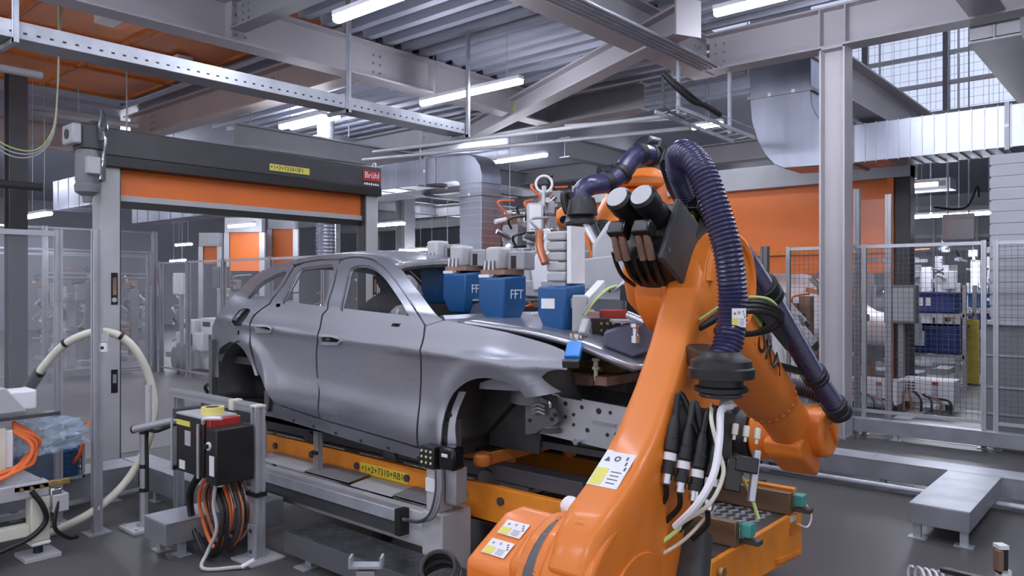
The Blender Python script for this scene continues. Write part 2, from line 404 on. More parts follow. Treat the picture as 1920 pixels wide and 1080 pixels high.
for i, (x, y) in enumerate(((-1, 13), (2.6, 13), (-1, 17), (2.6, 17), (-1, 21.5), (3, 21.5))):
    tube_lamp(x-.8, x+.8, y, 9.2 if i < 2 else 8.6, 'tube lamp in the rows over the crate store', 10.0, LW*1.3, group='crate store lamp rows', far=True)
# ================================================================ robot in front
RX, LX = -1.52, -1.33                 # arm axis plane, link arm plane
A2p = V((LX, 2.03, .86)); A3p = V((LX, 2.71, 1.85)); HY, HZ = 2.03, .86; EY, EZ = 2.71, 1.85; BY = 1.68
rb = thing('industrial_robot', 'large orange six axis robot in front of the silver car body', 'robot', (RX-.05, BY, 0))
# pedestal, base and turntable
MB().bx(-1.98, -1.16, BY-.4, BY+.4, 0, .17).build('pedestal', 'charcoal', rb, .01)
MB().lathe((RX-.05, BY, .17), Z_, [(0, .44), (.03, .44), (.05, .38), (.18, .34), (.25, .36), (.27, .36)], 32).build('base', 'orange', rb)
TZ = .44
def rotpart(secs, name, mt, n=24, bev=0): return MB().loft(secs, n).build(name, mt, rb, bev)
m = MB()
m.loft([((RX-.08, BY, TZ), X_, Y_, .34, .38, 3), ((RX-.08, BY+.02, TZ+.12), X_, Y_, .33, .38, 3.2), ((RX-.08, BY+.12, TZ+.24), X_, Y_, .26, .32, 3.4), ((RX-.09, BY+.24, TZ+.36), X_, Y_, .20, .25, 3.4), ((RX-.09, BY+.30, TZ+.44), X_, Y_, .16, .20, 3)], 36)
m.build('turntable', 'orange', rb, ang=50)
m = MB().cyl((-1.56, HY, HZ), (-1.43, HY, HZ), .235, n=40).cyl((-1.47, HY, HZ), (-1.425, HY, HZ), .275, n=40)
m.build('shoulder_gear', 'orange', rb, .012)
m = MB()
for i in range(20):
    t = 2*PI*i/20; p = V((-1.475, HY+.255*math.cos(t), HZ+.255*math.sin(t))); m.cyl(p, p-X_*.014, .011, n=6)
m.build('bolt_ring', 'orange_rust', rb, stuff=True)
# link arm: hub, tapering box section, head
e = (A3p-A2p).normalized(); w = X_.cross(e).normalized()      # w lies in the arm plane
if w.y > 0: w = -w                                             # towards the rear edge
secs = []
L = (A3p-A2p).length
for t, hw, off, hx, pw in ((-.02, .29, .02, .09, 5), (.08, .285, .035, .093, 5), (.15, .255, .04, .095, 6), (.22, .222, .03, .096, 6), (.30, .198, .015, .095, 6), (.42, .18, .0, .092, 6), (.56, .172, -.005, .09, 6), (.70, .176, -.005, .086, 6), (.82, .19, -.0, .084, 6), (.92, .20, .0, .082, 5), (1.0, .205, .0, .08, 4)):
    secs.append((A2p+e*L*t+w*off, X_, w, hx, hw, pw))
m = MB().loft(secs, 36)
m.cyl(A2p-X_*.09, A2p+X_*.09, .30, n=48)
m.cyl(A3p-X_*.08, A3p+X_*.08, .205, n=48)
m.build('link_arm', 'orange', rb, .014, ang=45, seg=3)
# raised ribs down both long edges and round the head on the outer face
m = MB()
m.tube([A3p+X_*.076+(w*math.cos(a)+e*math.sin(a))*.185 for a in [math.radians(k) for k in range(-30, 211, 12)]], .02, 8)
m.build('edge_rib', 'orange', rb)
# hub details: dark seal disc in a slot, cover lug
hub = A2p-X_*.09
m = MB().cyl(A2p+X_*.085, A2p+X_*.10, .17, n=36); m.build('hub_seal', 'orange', rb, .004)
s0 = A2p+w*.2-X_*.02
m = MB().loft([(A2p+w*.255+e*.10-e*.02*k*0, X_, e, .055, .055, 2), (A2p+w*.305+e*.10, X_, e, .05, .05, 2)], 20)
m.build('cover_plug', 'orange', rb)
m = MB().torus(A2p+w*.307+e*.10, w, .032, .004, 20, 6); m.build('plug_ring', 'orange_rust', rb)
def armp(t, o, x=0): return A2p+e*L*t+w*o+X_*x
# white cap on the spring of the counterweight behind the hub
MB().lathe(aD(1090, 968, 2.72), (-.6, .1, .25), [(0, .03), (.02, .038), (.07, .036), (.085, .028)], 18).build('white_cap', 'white', rb)
m = MB().lathe(aD(1062, 968, 2.95), (0, .3, -1), [(0, .05), (.05, .065), (.16, .065), (.18, .04)], 18); m.build('cap_motor', 'black', rb)
# turntable shoulder cover with warning labels (front left bulge)
gp = [(1.84, .60), (1.84, .93), (1.87, .95), (2.04, 1.045), (2.14, 1.05), (2.2, 1.0), (2.2, .60)]
MB().prism(gp, (-1.80, 0, 0), Y_, Z_, .25).build('gear_cover', 'orange', rb, .02, seg=3)
MB().prism([(1.82, .70), (1.82, .98), (1.9, 1.04), (2.02, 1.07), (2.16, 1.04), (2.2, .9), (2.2, .7)], (-1.60, 0, 0), Y_, Z_, .10).build('cover_rib', 'orange', rb, .03, seg=3)
MB().cyl((-1.50, 1.99, .87), (-1.44, 1.99, .87), .235, n=36).build('hub_ring', 'dark_grey', rb, .01)
def sticker(c, u, v, wd, ht, name='warning_label', parent=rb, kind=0):
    u = V(u).normalized(); v = V(v); v = (v-u*v.dot(u)).normalized(); n = u.cross(v); c = V(c)
    o = MB().ob(c, u, v, n, wd, ht, .002).build(name, 'white', parent)
    m = MB().ob(c-u*wd*.27-v*ht*.24+n*.0014, u, v, n, wd*.4, ht*.46, .001); m.build('yellow_field', 'yellow_label', o)
    m = MB()
    m.torus(c+u*wd*.0+v*ht*.28+n*.0015, n, ht*.06, ht*.016, 16, 4)
    q = c-u*wd*.3+v*ht*.24+n*.0015; s = ht*.07
    m.prism([(-s, -s*.8), (s, -s*.8), (0, s)], q, u, v, .0012)
    for i in range(4):
        m.ob(c+u*wd*.2-v*ht*(.08+.1*i)+n*.0012, u, v, n, wd*(.34-.05*(i % 2)), ht*.025, .001)
    for i in range(3): m.ob(c+u*wd*(.3+.05*i)+v*ht*(.32-.14*i)+n*.0012, u, v, n, wd*.06, ht*.1, .001)
    m.build('pictogram', 'dark_grey', o, stuff=True)
    return o
def face_pt(t, x):        # on the rear edge face of the link arm
    return armp(t, None, x)
hwt = .172
cst = armp(.40, 0, 0)
sticker(armp(.285, .2245, -.012), X_, e-w*.36, .112, .15)
sn = V((0, -.488, .873)); sv = V((0, .873, .488))
sticker(V((-1.705, 1.905, .9705))+sn*.003, X_, sv, .10, .066)
sticker(V((-1.705, 1.985, 1.0145))+sn*.003, X_, sv, .10, .066)
# ------------------------------------------------ upper arm
f = V((0, .864, -.504)).normalized(); g = X_.cross(f)            # along the arm / upward normal
if g.z < 0: g = -g
B0 = V((RX, EY, EZ+.03))
def fp(t, x=0, up=0): return B0+f*t+X_*x+g*up
m = MB().cyl((-1.56, EY, EZ), (-1.405, EY, EZ), .2, n=56)
m.build('elbow_drum', 'orange', rb, .02, seg=3)
MB().cyl((-1.435, EY, EZ), (-1.41, EY, EZ), .207, n=56).build('gear_flange', 'orange', rb, .004)
m = MB()
for i in range(30):
    t = 2*PI*i/30; p = V((-1.437, EY+.195*math.cos(t), EZ+.195*math.sin(t))); m.cyl(p, p-X_*.012, .009, n=6)
m.build('bolt_ring', 'orange_rust', rb, stuff=True)
m = MB().loft([(fp(-.22, .03, .05), X_, g, .10, .10, 4), (fp(-.16, .02, .03), X_, g, .13, .14, 4), (fp(-.05, .01, 0), X_, g, .15, .17, 3.5), (fp(.2, .02, 0), X_, g, .165, .185, 3), (fp(.36, .02, 0), X_, g, .16, .165, 2.4), (fp(.7, .01, 0), X_, g, .152, .155, 2.1), (fp(1.05, 0, 0), X_, g, .142, .142, 2), (fp(1.19, 0, 0), X_, g, .132, .132, 2), (fp(1.25, 0, 0), X_, g, .10, .10, 2)], 36)
m.build('upper_arm', 'orange', rb, ang=40)
m = MB()
for i in range(24):
    t = 2*PI*i/24; c = X_*math.cos(t)+g*math.sin(t); p = fp(1.15)+c*.134; m.cyl(p, p+c*.008, .008, n=6)
m.build('bolt_ring', 'orange_rust', rb, stuff=True)
for i in range(2):        # shallow cast steps on the arm
    MB().loft([(fp(.62+.1*i, 0, 0), X_, g, .156-.006*i, .158-.006*i, 2.1), (fp(.635+.1*i, 0, 0), X_, g, .156-.006*i, .158-.006*i, 2.1)], 36).build('cast_band', 'orange', rb)
# lettering along the arm
txc = math.radians(8)
def wrapk(co):
    a = txc+co.y/.158; c = X_*math.cos(a)+g*math.sin(a)
    return fp(.64+co.x, .01, 0)+c*(.1615+co.z)
text('KUKA', .145, (0, 0, 0), X_, Y_, 'ink', 'lettering', rb, .001, wrap=wrapk, spacing=1.1)
# motors at the rear end
MC = .08
MB().loft([(fp(-.08, MC, -.015), X_, g, .10, .125, 6), (fp(-.345, MC, -.005), X_, g, .10, .115, 6)], 24).build('motor_housing', 'black', rb, .008)
MB().ob(fp(-.215, MC+.105, -.015), X_, g, f, .02, .25, .31).build('housing_plate', 'charcoal', rb, .006)
for q in ((-.10, -.09), (-.10, .07), (-.34, -.09)):
    p = fp(q[0], MC+.109, q[1]); MB().cyl(p, p+X_*.008, .01, n=8).build('plate_screw', 'chrome', rb)
for i, x in enumerate((MC-.055, MC+.045)):
    c = fp(-.335, x, .04)
    mo = MB().lathe(c, -f, [(0, .046), (.06, .048), (.075, .043), (.10, .049), (.15, .049), (.16, .04)], 28).build('axis_motor', 'black', rb)
    MB().cyl(c-f*.159, c-f*.163, .04, n=28).build('motor_cap', 'light_grey', mo)
    c2 = fp(-.42, x, -.055)
    k = MB().ob(c2, X_, g, f, .07, .055, .06).build('connector_block', 'black_gloss', mo, .008)
    for j in (-1, 1):
        p = c2+X_*.016*j-g*.02
        MB().cyl(p, p-g*.02+f*.025, .013, n=12).cyl(p-g*.02+f*.025, p-g*.055+f*.075, .0145, n=12).build('plug', 'rust_tan', mo)
for i in range(5):
    x = MC-.1+.042*i
    MB().tube([fp(-.36, x, -.105), fp(-.31, x*.95, -.135), fp(-.24, x*.9-.01, -.14), fp(-.14, x*.8-.02, -.12)], .008, 7).build('motor_cable', 'black', rb)
# ------------------------------------------------ wrist
wc = V((-1.53, 4.13, 1.035))
MB().loft([(fp(1.14), X_, g, .115, .12, 2.5), (fp(1.30, -.0, -.0), X_, g, .085, .12, 3), (fp(1.45, -.0, -.01), X_, g, .085, .125, 3), (fp(1.62, 0, -.03), X_, g, .09, .12, 3), (fp(1.72, 0, -.04), X_, g, .06, .08, 2.4)], 28).build('wrist_body', 'orange', rb, ang=50)
dc = wc+g*.045-f*.0
MB().cyl(dc+X_*.02, dc+X_*.17, .135, n=40).build('wrist_drum', 'orange', rb, .025, seg=3)
m = MB()
for i in range(7):
    a = math.radians(70+13*i); p = dc+X_*.10+(f*math.cos(a)*-1+g*math.sin(a))*.135; m.cyl(p, p+(p-dc-X_*.10).normalized()*.004, .007, n=6)
m.build('wrist_bolt', 'black', rb, stuff=True)
MB().bar(dc+X_*.171-f*.05+g*.03, dc+X_*.171+f*.09-g*.02, .03, .03).build('drum_rib', 'orange', rb, .01)
MB().prism([(-.20, -.0), (-.15, .06), (.1, .07), (.15, .02), (.14, -.05), (-.14, -.055)], wc-g*.115+X_*.10-f*.01, f, g, -.20).build('wrist_cover', 'orange', rb, .02, seg=3)
fw = (-X_-g*.12-f*.1).normalized()
MB().lathe(wc-f*.05-g*.02, fw, [(0, .10), (.10, .125), (.20, .135), (.22, .11)], 30).build('wrist_hand', 'orange', rb)
fl = wc-f*.05-g*.02+fw*.22
MB().lathe(fl, fw, [(0, .14), (.03, .145), (.05, .145), (.06, .12), (.07, .12)], 30).build('tool_flange', 'black', rb)
# tool plate the wrist carries
tl = fl+fw*.08
m = MB().ob(tl+fw*.02-Z_*.02, Z_, fw.cross(Z_).normalized(), fw, .34, .2, .03)
m.build('tool_plate', 'steel_dark', rb)
for i in range(3):
    p = tl+Z_*(.12-.1*i)+fw*.03; MB().cyl(p, p+fw*.05, .02, n=10).build('tool_pin', 'chrome', rb)
# ------------------------------------------------ hose package
H1 = [aX(u, v, x) for u, v, x in ((1352, 690, -1.10), (1368, 630, -1.09), (1374, 560, -1.09), (1366, 480, -1.10), (1348, 410, -1.13), (1325, 345, -1.17), (1302, 302, -1.22), (1277, 290, -1.30), (1277, 330, -1.36), (1312, 400, -1.38), (1378, 463, -1.37), (1435, 546, -1.355), (1488, 636, -1.34), (1528, 704, -1.32), (1568, 765, -1.29))]
hs = MB().corr(H1, .05, .13, .0145, 22, 14).build('hose', 'hose', rb, ang=80, label='dark blue ribbed hose looping over the elbow')
def clampring(i, mt='black', r0=.062, wd=.06, off=0):
    p = V(H1[i]); t = (V(H1[min(i+1, len(H1)-1)])-V(H1[max(0, i-1)])).normalized(); p = p+t*off
    return MB().lathe(p-t*wd/2, t, [(0, r0*.9), (.004, r0), (wd*.35, r0), (wd*.45, r0*.93), (wd*.6, r0*.93), (wd*.65, r0), (wd-.004, r0), (wd, r0*.9)], 24).build('hose_clamp', mt, rb)
clampring(11, wd=.1, r0=.068); clampring(13, 'hose_dark'); clampring(14, 'hose_dark', .062, .10)
MB().corr([H1[14], H1[14]+V((0, .09, -.03)), H1[14]+V((-.06, .17, .0)), H1[14]+V((-.2, .16, .06)), H1[14]+V((-.34, .08, .08))], .05, .12, .016, 20, 8).build('hose', 'hose_dark', rb, ang=80)
MB().bar(fp(.62, .13, .08), V(H1[11]), .05, .03).build('clamp_bracket', 'black', rb)
MB().bar(fp(.95, .1, .08), V(H1[13]), .05, .03).build('clamp_bracket', 'black', rb)
# retract unit: long black tapered guard behind the hose, with leaf rod
q0, q1, q2, q3 = aX(1262, 290, -1.36), aX(1268, 325, -1.37), aX(1280, 365, -1.38), aX(1298, 405, -1.39)
MB().loft([(q0, X_, f, .03, .04, 2.5), (q1, X_, f, .05, .085, 2.5), (q2, X_, f, .05, .085, 2.5), (q3, X_, f, .04, .06, 2.5)], 20).build('hose_guide', 'black', rb)
MB().bar(aX(1237, 268, -1.42), aX(1290, 345, -1.42), .012, .035).build('guide_leaf', 'black', rb)
m = MB().prism([(0, .12), (1.0, .02), (1.0, -.03), (0, -.06)], fp(-.2, .19, .12), f, g, .006); m.build('guide_plate', 'black', rb)
MB().bar(fp(-.22, .165, .15), fp(.55, .165, .10), .012, .05).build('green_strip', 'green_pale', rb)
MB().ob(fp(-.2, .18, .18), X_, g, f, .05, .08, .12).build('guide_block', 'black_gloss', rb, .006)
# white tag on the hose
c = V(H1[2])+V((.04, -.042, -.06)); sticker(c, (.70, .60, 0), Z_, .045, .06, 'hose_tag')
# hose end clamp at link arm: black collar flange with bracket
p0 = V(H1[0])+Z_*.0
MB().lathe(p0+Z_*.055, -Z_, [(0, .062), (.015, .07), (.03, .095), (.05, .098), (.055, .105), (.085, .105), (.09, .07), (.11, .07), (.115, .085), (.128, .085), (.13, .05)], 32).build('hose_collar', 'black', rb)
MB().bar(p0+V((-.02, -.02, .02)), V((-1.25, p0.y+.12, p0.z+.03)), .09, .07).build('collar_bracket', 'black', rb, .01)
MB().torus(p0-Z_*.085, Z_, .062, .008, 28, 8).build('collar_ring', 'steel_dark', rb)
# black loop of cable behind the hose at the elbow
for i in range(3):
    MB().tube([(-1.25, 2.45, 1.70), (-1.14, 2.46+.012*i, 1.755+.014*i), (-1.05, 2.54, 1.76+.014*i), (-1.02, 2.60, 1.72+.01*i), (-1.12, 2.60, 1.68), (-1.25, 2.56, 1.69)], .011, 8).build('elbow_cable', 'black', rb)
m = MB().tube([(-1.25, 2.45, 1.73), (-1.14, 2.475, 1.80), (-1.05, 2.55, 1.805), (-1.02, 2.61, 1.75)], .005, 6); m.build('green_wire', 'green_pale', rb)
# lines leaving the collar
pb = p0-Z_*.12
def line(pts, r, mt, name='supply_line'): return MB().tube(pts, r, 8).build(name, mt, rb)
line([pb+V((.03, .01, 0)), aX(1352, 770, -1.08), aX(1349, 825, -1.06), aX(1338, 890, -1.05), aX(1308, 945, -1.08), aX(1266, 988, -1.16)], .012, 'white')
line([pb+V((-.03, 0, 0)), aX(1334, 790, -1.09), aX(1349, 850, -1.06), aX(1356, 890, -1.04), aX(1330, 945, -1.06), aX(1270, 985, -1.15)], .0065, 'cream')
line([pb+V((-.01, .03, 0)), pb+V((0, .03, -.15)), pb+V((.06, .06, -.26)), pb+V((.10, .06, -.36))], .006, 'green_pale')
line([pb+V((-.01, -.02, 0)), pb+V((-.02, -.02, -.15)), pb+V((-.06, -.01, -.28))], .012, 'black')
MB().lathe(pb-Z_*.17, -Z_, [(0, .04), (.005, .046), (.05, .046), (.055, .04)], 20).build('line_wrap', 'black', rb)
# connector bracket with four big plugs on the outer face of the link arm
cb = aX(1262, 815, -1.22); ce = (e*.80+w*.25).normalized(); cp = X_*.82-Y_*.0+w*-.57; cp = (cp-ce*cp.dot(ce)).normalized(); cn = ce.cross(cp)
if cn.dot(C0-cb) < 0: cn = -cn
MB().ob(cb+cp*.09-cn*.03+ce*.02, cp, ce, cn, .2, .17, .012).build('connector_plate', 'black', rb)
for i in range(4):
    b0 = cb+cp*(.0+.046*i)+ce*(.03-.018*i)
    o = MB().lathe(b0, -ce, [(-.03, .013), (0, .02), (.04, .021), (.044, .024), (.08, .024), (.084, .02), (.13, .02), (.134, .023), (.155, .023)], 18).build('connector_plug', 'black', rb)
    MB().lathe(b0-ce*.088, -ce, [(0, .0208), (.024, .0208)], 18).build('plug_label', 'white', o)
    MB().lathe(b0-ce*.155, -ce, [(0, .017), (.03, .017), (.034, .012)], 14).build('plug_nut', 'chrome', o)
    line([b0+ce*.03, b0+ce*.10+cp*.01, pb+V((-.03, -.01, -.22))], .011, 'charcoal' if i % 2 else 'black')
    line([b0-ce*.185, b0-ce*.24+Y_*.03-X_*.01, b0-ce*.30+Y_*.05-X_*.06], .009, 'black')
line([cb+V((.1, .05, -.2)), cb+V((.02, .0, -.30)), cb+V((-.06, -.06, -.38))], .007, 'green_pale'); line([cb+V((.12, .06, -.22)), cb+V((.04, .0, -.33)), cb+V((-.06, -.05, -.41))], .006, 'cream')
m = MB().ob(cb+cp*.20-ce*.09, cp, ce, cn, .05, .10, .05).ob(cb+cp*.235-ce*.05, cp, ce, cn, .07, .05, .06); m.build('valve_block', 'black_gloss', rb, .004)
MB().ob(cb+cp*.265-ce*.08, cp, ce, cn, .02, .16, .04).build('valve_rail', 'galv', rb, .003)
for i in range(3):
    q = cb+cp*(.19+.035*i)+ce*.02; MB().lathe(q, ce, [(0, .005), (.015, .005), (.017, .010), (.05, .010), (.052, .006)], 10).build('air_fitting', 'cream', rb)
# lower black cable duct and hose bundle at the foot of the arm
MB().loft([(armp(.27, -.19, .10), X_, w, .06, .05, 4), (armp(.0, -.27, .11), X_, w, .075, .06, 4)], 16).build('cable_duct', 'charcoal', rb)
for i in range(4):
    MB().tube([armp(-.03, .02, .16+.0*i)-Z_*.03*i, armp(-.02, -.12, .20)-Z_*.03*i, armp(-.0, -.27, .17)-Z_*.03*i, armp(.05, -.34, .08)-Z_*.03*i], .022, 8).build('foot_hose', 'black', rb)
# ================================================================ car body (right side towards us, nose towards +X)
Y0, YC = 3.31, 4.22
WF, WR, WZ, WRAD = -3.06, -5.83, .97, .375      # wheel centres, height, radius
car = thing('car_body', 'bare silver estate car body with open windows on the orange skid', 'car body', (-4.5, YC, .73))
PROF = [(.60, .11), (.75, .055), (.90, .018), (1.0, .02), (1.15, .036), (1.30, .032), (1.42, .016), (1.468, .001), (1.485, 0.0), (1.53, .014), (1.66, .044), (1.72, .066), (1.85, .155), (1.98, .26), (2.06, .35), (2.12, .46), (2.3, .8)]
def interp(P, x):
    if x <= P[0][0]: return P[0][1]
    for i in range(len(P)-1):
        if x <= P[i+1][0]:
            p1, p2 = P[i], P[i+1]; p0 = P[max(0, i-1)]; p3 = P[min(len(P)-1, i+2)]
            h = p2[0]-p1[0]; t = (x-p1[0])/h
            m1 = (p2[1]-p0[1])/max(1e-6, p2[0]-p0[0])*h; m2 = (p3[1]-p1[1])/max(1e-6, p3[0]-p1[0])*h
            return (2*t**3-3*t*t+1)*p1[1]+(t**3-2*t*t+t)*m1+(-2*t**3+3*t*t)*p2[1]+(t**3-t*t)*m2
    return P[-1][1]
def yside(x, z):
    zz = z-(-4.6-x)*.045 if z < 1.8 else z-(-4.6-x)*.045*max(0, (2.0-z)/.2)
    y = Y0+interp(PROF, zz)
    if x > -3.1: y += .16*((x+3.1)/.7)**2
    if x < -5.5: y += .10*((-5.5-x)/.8)**2
    for wx in (WF, WR):
        rr = math.hypot(x-wx, z-WZ)
        y -= .02*math.exp(-((rr-WRAD-.03)/.075)**2)
    return y
def onside(u, v):
    y = Y0
    for _ in range(40):
        p = aY(u, v, y); y = y*.5+yside(p.x, p.z)*.5
    p = aY(u, v, y)
    return (p.x, p.z)
def outline(pts, n=4):          # (u, v) smooth points, (u, v, 1) corners
    k = len(pts); ci = [i for i, p in enumerate(pts) if len(p) == 3]
    q = [onside(p[0], p[1]) for p in pts]; out = []
    if not ci: return [(p.x, p.y) for p in spline([(a, b, 0) for a, b in q], n, True)]
    for a, i in enumerate(ci):
        j = ci[(a+1) % len(ci)]
        if j <= i: j += k
        run = [(q[t % k][0], q[t % k][1], 0) for t in range(i, j+1)]
        out += [(p.x, p.y) for p in spline(run, n)[:-1]]
    return out
def fill(loops, mapf, step=.05, xs=None):
    bm = bmesh.new(); es = []
    for lp in loops:
        vs = [bm.verts.new((a, 0, b)) for a, b in lp]
        es += [bm.edges.new((vs[i], vs[(i+1) % len(vs)])) for i in range(len(vs))]
    bmesh.ops.triangle_fill(bm, use_beauty=True, edges=es, normal=(0, -1, 0))
    X = [p[0] for l in loops for p in l]; Zs = [p[1] for l in loops for p in l]
    def cut(co, no): bmesh.ops.bisect_plane(bm, geom=bm.verts[:]+bm.edges[:]+bm.faces[:], plane_co=co, plane_no=no)
    x = min(X)+step*1.6
    while x < max(X): cut((x, 0, 0), (1, 0, 0)); x += step*1.6
    z = math.ceil(min(Zs)/step)*step
    while z < max(Zs): cut((0, 0, z), (0, 0, 1)); z += step
    for v in bm.verts: v.co = V(mapf(v.co.x, v.co.z))
    bmesh.ops.remove_doubles(bm, verts=bm.verts[:], dist=.0004)
    for f_ in bm.faces: f_.smooth = True
    return bm
def snorm(x, z):
    h = .012; return V(((yside(x+h, z)-yside(x-h, z))/(2*h), -1, (yside(x, z+h)-yside(x, z-h))/(2*h))).normalized()
def panel(name, loops, mt='car', far=True, off=0, th=.014, parent=None, step=.035):
    bm = fill(loops, lambda x, z: (x, 0, z), step)
    P = [(v.co.x, v.co.z) for v in bm.verts]; F = [[v.index for v in f_.verts] for f_ in bm.faces] if bm.verts.index_update() is None else 0
    bed = []
    for e_ in bm.edges:
        if len(e_.link_faces) == 1: bed.append((e_.verts[0].index, e_.verts[1].index))
    bm.free(); n = len(P)
    def make(mirror, mt_):
        sg = -1 if mirror else 1; NN = [snorm(x, z) for x, z in P]
        def mm(p): return V((p.x, 2*YC-p.y, p.z)) if mirror else p
        def mn(p): return V((p.x, -p.y, p.z)) if mirror else p
        OV = [V((x, yside(x, z)+off, z)) for x, z in P]
        vs = [mm(p) for p in OV]+[mm(p-NN[i]*th) for i, p in enumerate(OV)]
        fs = []; nr = []
        for f_ in F:
            a, b, c = (vs[k] for k in f_[:3]); g_ = (b-a).cross(c-a); want = mn(NN[f_[0]])
            ff_ = f_ if g_.dot(want) > 0 else f_[::-1]
            fs.append(ff_); nr += [mn(NN[k]) for k in ff_]
            fi = [k+n for k in ff_[::-1]]; fs.append(fi); nr += [-mn(NN[k-n]) for k in fi]
        for a, b in bed:
            k = len(vs); vs += [vs[a].copy(), vs[b].copy(), vs[b+n].copy(), vs[a+n].copy()]; fs.append([k, k+1, k+2, k+3]); g_ = (vs[b]-vs[a]).cross(vs[a+n]-vs[a]); g_ = g_.normalized() if g_.length > 0 else V((0, 0, 1)); nr += [g_]*4
        me = bpy.data.meshes.new(name); me.from_pydata([tuple(p) for p in vs], [], fs); me.materials.append(MATS[mt_])
        me.polygons.foreach_set('use_smooth', [True]*len(fs)); me.normals_split_custom_set([tuple(k) for k in nr])
        return link(name, me, parent or car)
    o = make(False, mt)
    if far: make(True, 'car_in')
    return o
QW = [(463, 560, 1), (472, 547), (486, 533), (500, 523), (520, 513), (535, 509, 1), (538, 512, 1), (521, 537), (505, 562, 1)]
ARCH_R = [(478, 704, 1), (470, 680), (463, 667), (453, 652), (443, 644), (432, 641), (422, 646), (413, 653), (409, 663), (407, 680), (407, 708, 1)]
quarter = outline([(551, 499, 1), (528, 537), (504, 569, 1), (476, 590), (467, 606, 1), (467, 640), (473, 672), (483, 704, 1)]+ARCH_R +
                  [(398, 706, 1), (395, 650), (398, 612, 1), (406, 594), (425, 567), (445, 547), (465, 527), (490, 508, 1), (520, 496), (548, 490, 1)])
fuelflap = outline([(449, 581, 1), (460, 578), (469, 581), (464, 592), (457, 602), (452, 612, 1), (438, 612), (432, 606), (436, 596)])
panel('quarter_panel', [quarter, outline(QW), fuelflap])
RD_W = [(528, 569, 1), (536, 551), (550, 524), (561, 507), (568, 502, 1), (600, 498), (622, 496, 1), (627, 500, 1), (624, 515), (616, 545), (608, 580, 1), (570, 575)]
rd = outline([(554, 500, 1), (575, 493), (600, 489), (637, 488, 1), (625, 531), (613, 579, 1), (603, 590, 1), (595, 625), (592, 660), (593, 700), (597, 735), (595, 765), (598, 783, 1), (560, 771), (514, 755, 1), (504, 741), (492, 714), (481, 688), (474, 660), (470, 630), (470, 608, 1), (478, 592), (507, 570, 1), (530, 538)])
RH = [(480, 612, 1), (502, 613, 1), (509, 617), (505, 621, 1), (480, 620, 1)]
panel('rear_door', [rd, outline(RD_W), outline(RH)])
FD_W = [(638, 583, 1), (645, 545), (651, 516), (657, 503, 1), (672, 497), (690, 498), (705, 504), (722, 520), (740, 545), (756, 570), (768, 593), (771, 602, 1)]
fd = outline([(640, 488, 1), (660, 484), (685, 485), (703, 492), (730, 515), (755, 547), (780, 586), (795, 611, 1), (791, 640), (788, 700), (785, 760), (782, 837, 1), (700, 813), (601, 785, 1), (598, 765), (600, 735), (596, 700), (595, 660), (598, 625), (606, 591, 1), (616, 579, 1), (628, 531)])
FH = [(603, 632, 1), (622, 632), (639, 637, 1), (633, 643, 1), (604, 642, 1)]
MH = [(736, 606, 1), (752, 607, 1), (748, 613, 1), (733, 612, 1)]
panel('front_door', [fd, outline(FD_W), outline(FH), outline(MH)])
ARCH_F = [(986, 746, 1), (975, 733), (960, 722), (940, 714), (915, 709), (893, 710), (874, 717), (857, 730), (845, 746), (836, 768), (829, 797), (826, 830), (826, 861, 1)]
ff = outline([(799, 611, 1), (830, 601, 1), (870, 607), (900, 613), (945, 622), (990, 634), (1030, 646), (1057, 657, 1), (1063, 670), (1063, 694, 1), (1045, 693), (1028, 697), (1015, 707, 1), (1022, 715), (1035, 725), (1052, 735, 1), (1015, 742)]+ARCH_F+[(786, 840, 1), (788, 760), (791, 700), (794, 641)])
panel('front_fender', [ff])
sill = outline([(514, 758, 1), (598, 786), (785, 842), (826, 863, 1), (828, 874, 1), (700, 838), (600, 808), (511, 782, 1)])
panel('sill', [sill])
RAIL_T = [(490, 508), (520, 496), (560, 486), (600, 480), (650, 477), (690, 479), (722, 486), (741, 495)]
fr = outline([(552, 496, 1), (575, 490), (600, 486), (637, 485), (660, 481), (685, 482), (706, 489), (733, 512), (758, 544), (783, 583), (800, 610, 1), (831, 600, 1), (817, 588), (800, 566), (778, 537), (756, 508), (741, 495, 1), (722, 486), (690, 479), (650, 477), (600, 480), (560, 486), (547, 489, 1)])
panel('side_frame', [fr], off=-.004)
# inner door frame lips and pillars just behind the outer skin (lighter rims around the glass openings)
def grow(lp, d):
    cx = sum(p[0] for p in lp)/len(lp); cz = sum(p[1] for p in lp)/len(lp)
    n = len(lp); out = []
    for i in range(n):
        a, b = lp[i-1], lp[(i+1) % n]; t = V((b[0]-a[0], b[1]-a[1])).normalized(); nn = V((t.y, -t.x))
        if nn.dot(V((lp[i][0]-cx, lp[i][1]-cz))) < 0: nn = -nn
        out.append((lp[i][0]+nn.x*d, lp[i][1]+nn.y*d))
    return out
for nm, w_ in (('window_rim', RD_W), ('window_rim', FD_W), ('window_rim', QW)):
    lp = outline(w_); panel(nm, [grow(lp, .035), grow(lp, -.018)], 'car', True, .022, .012)
for nm, w_ in (('handle_bezel', RH), ('handle_bezel', FH)):
    lp = outline(w_); panel(nm, [grow(lp, .018), grow(lp, .0)], 'alu', False, -.010, .016)
    panel('handle_pocket', [grow(lp, .01)], 'black', False, .04, .004)
panel('filler_pocket', [grow(fuelflap, .01)], 'car_dark', False, .06, .004)
panel('mirror_socket', [grow(outline(MH), .004)], 'black', False, .03, .004)
# sill studs
for u, v in ((551, 788), (588, 799), (630, 812), (677, 826), (728, 840), (785, 858)):
    x, z = onside(u, v); p = V((x, yside(x, z), z)); MB().cyl(p, p-Y_*.008, .011, n=8).build('sill_stud', 'car_dark', car)
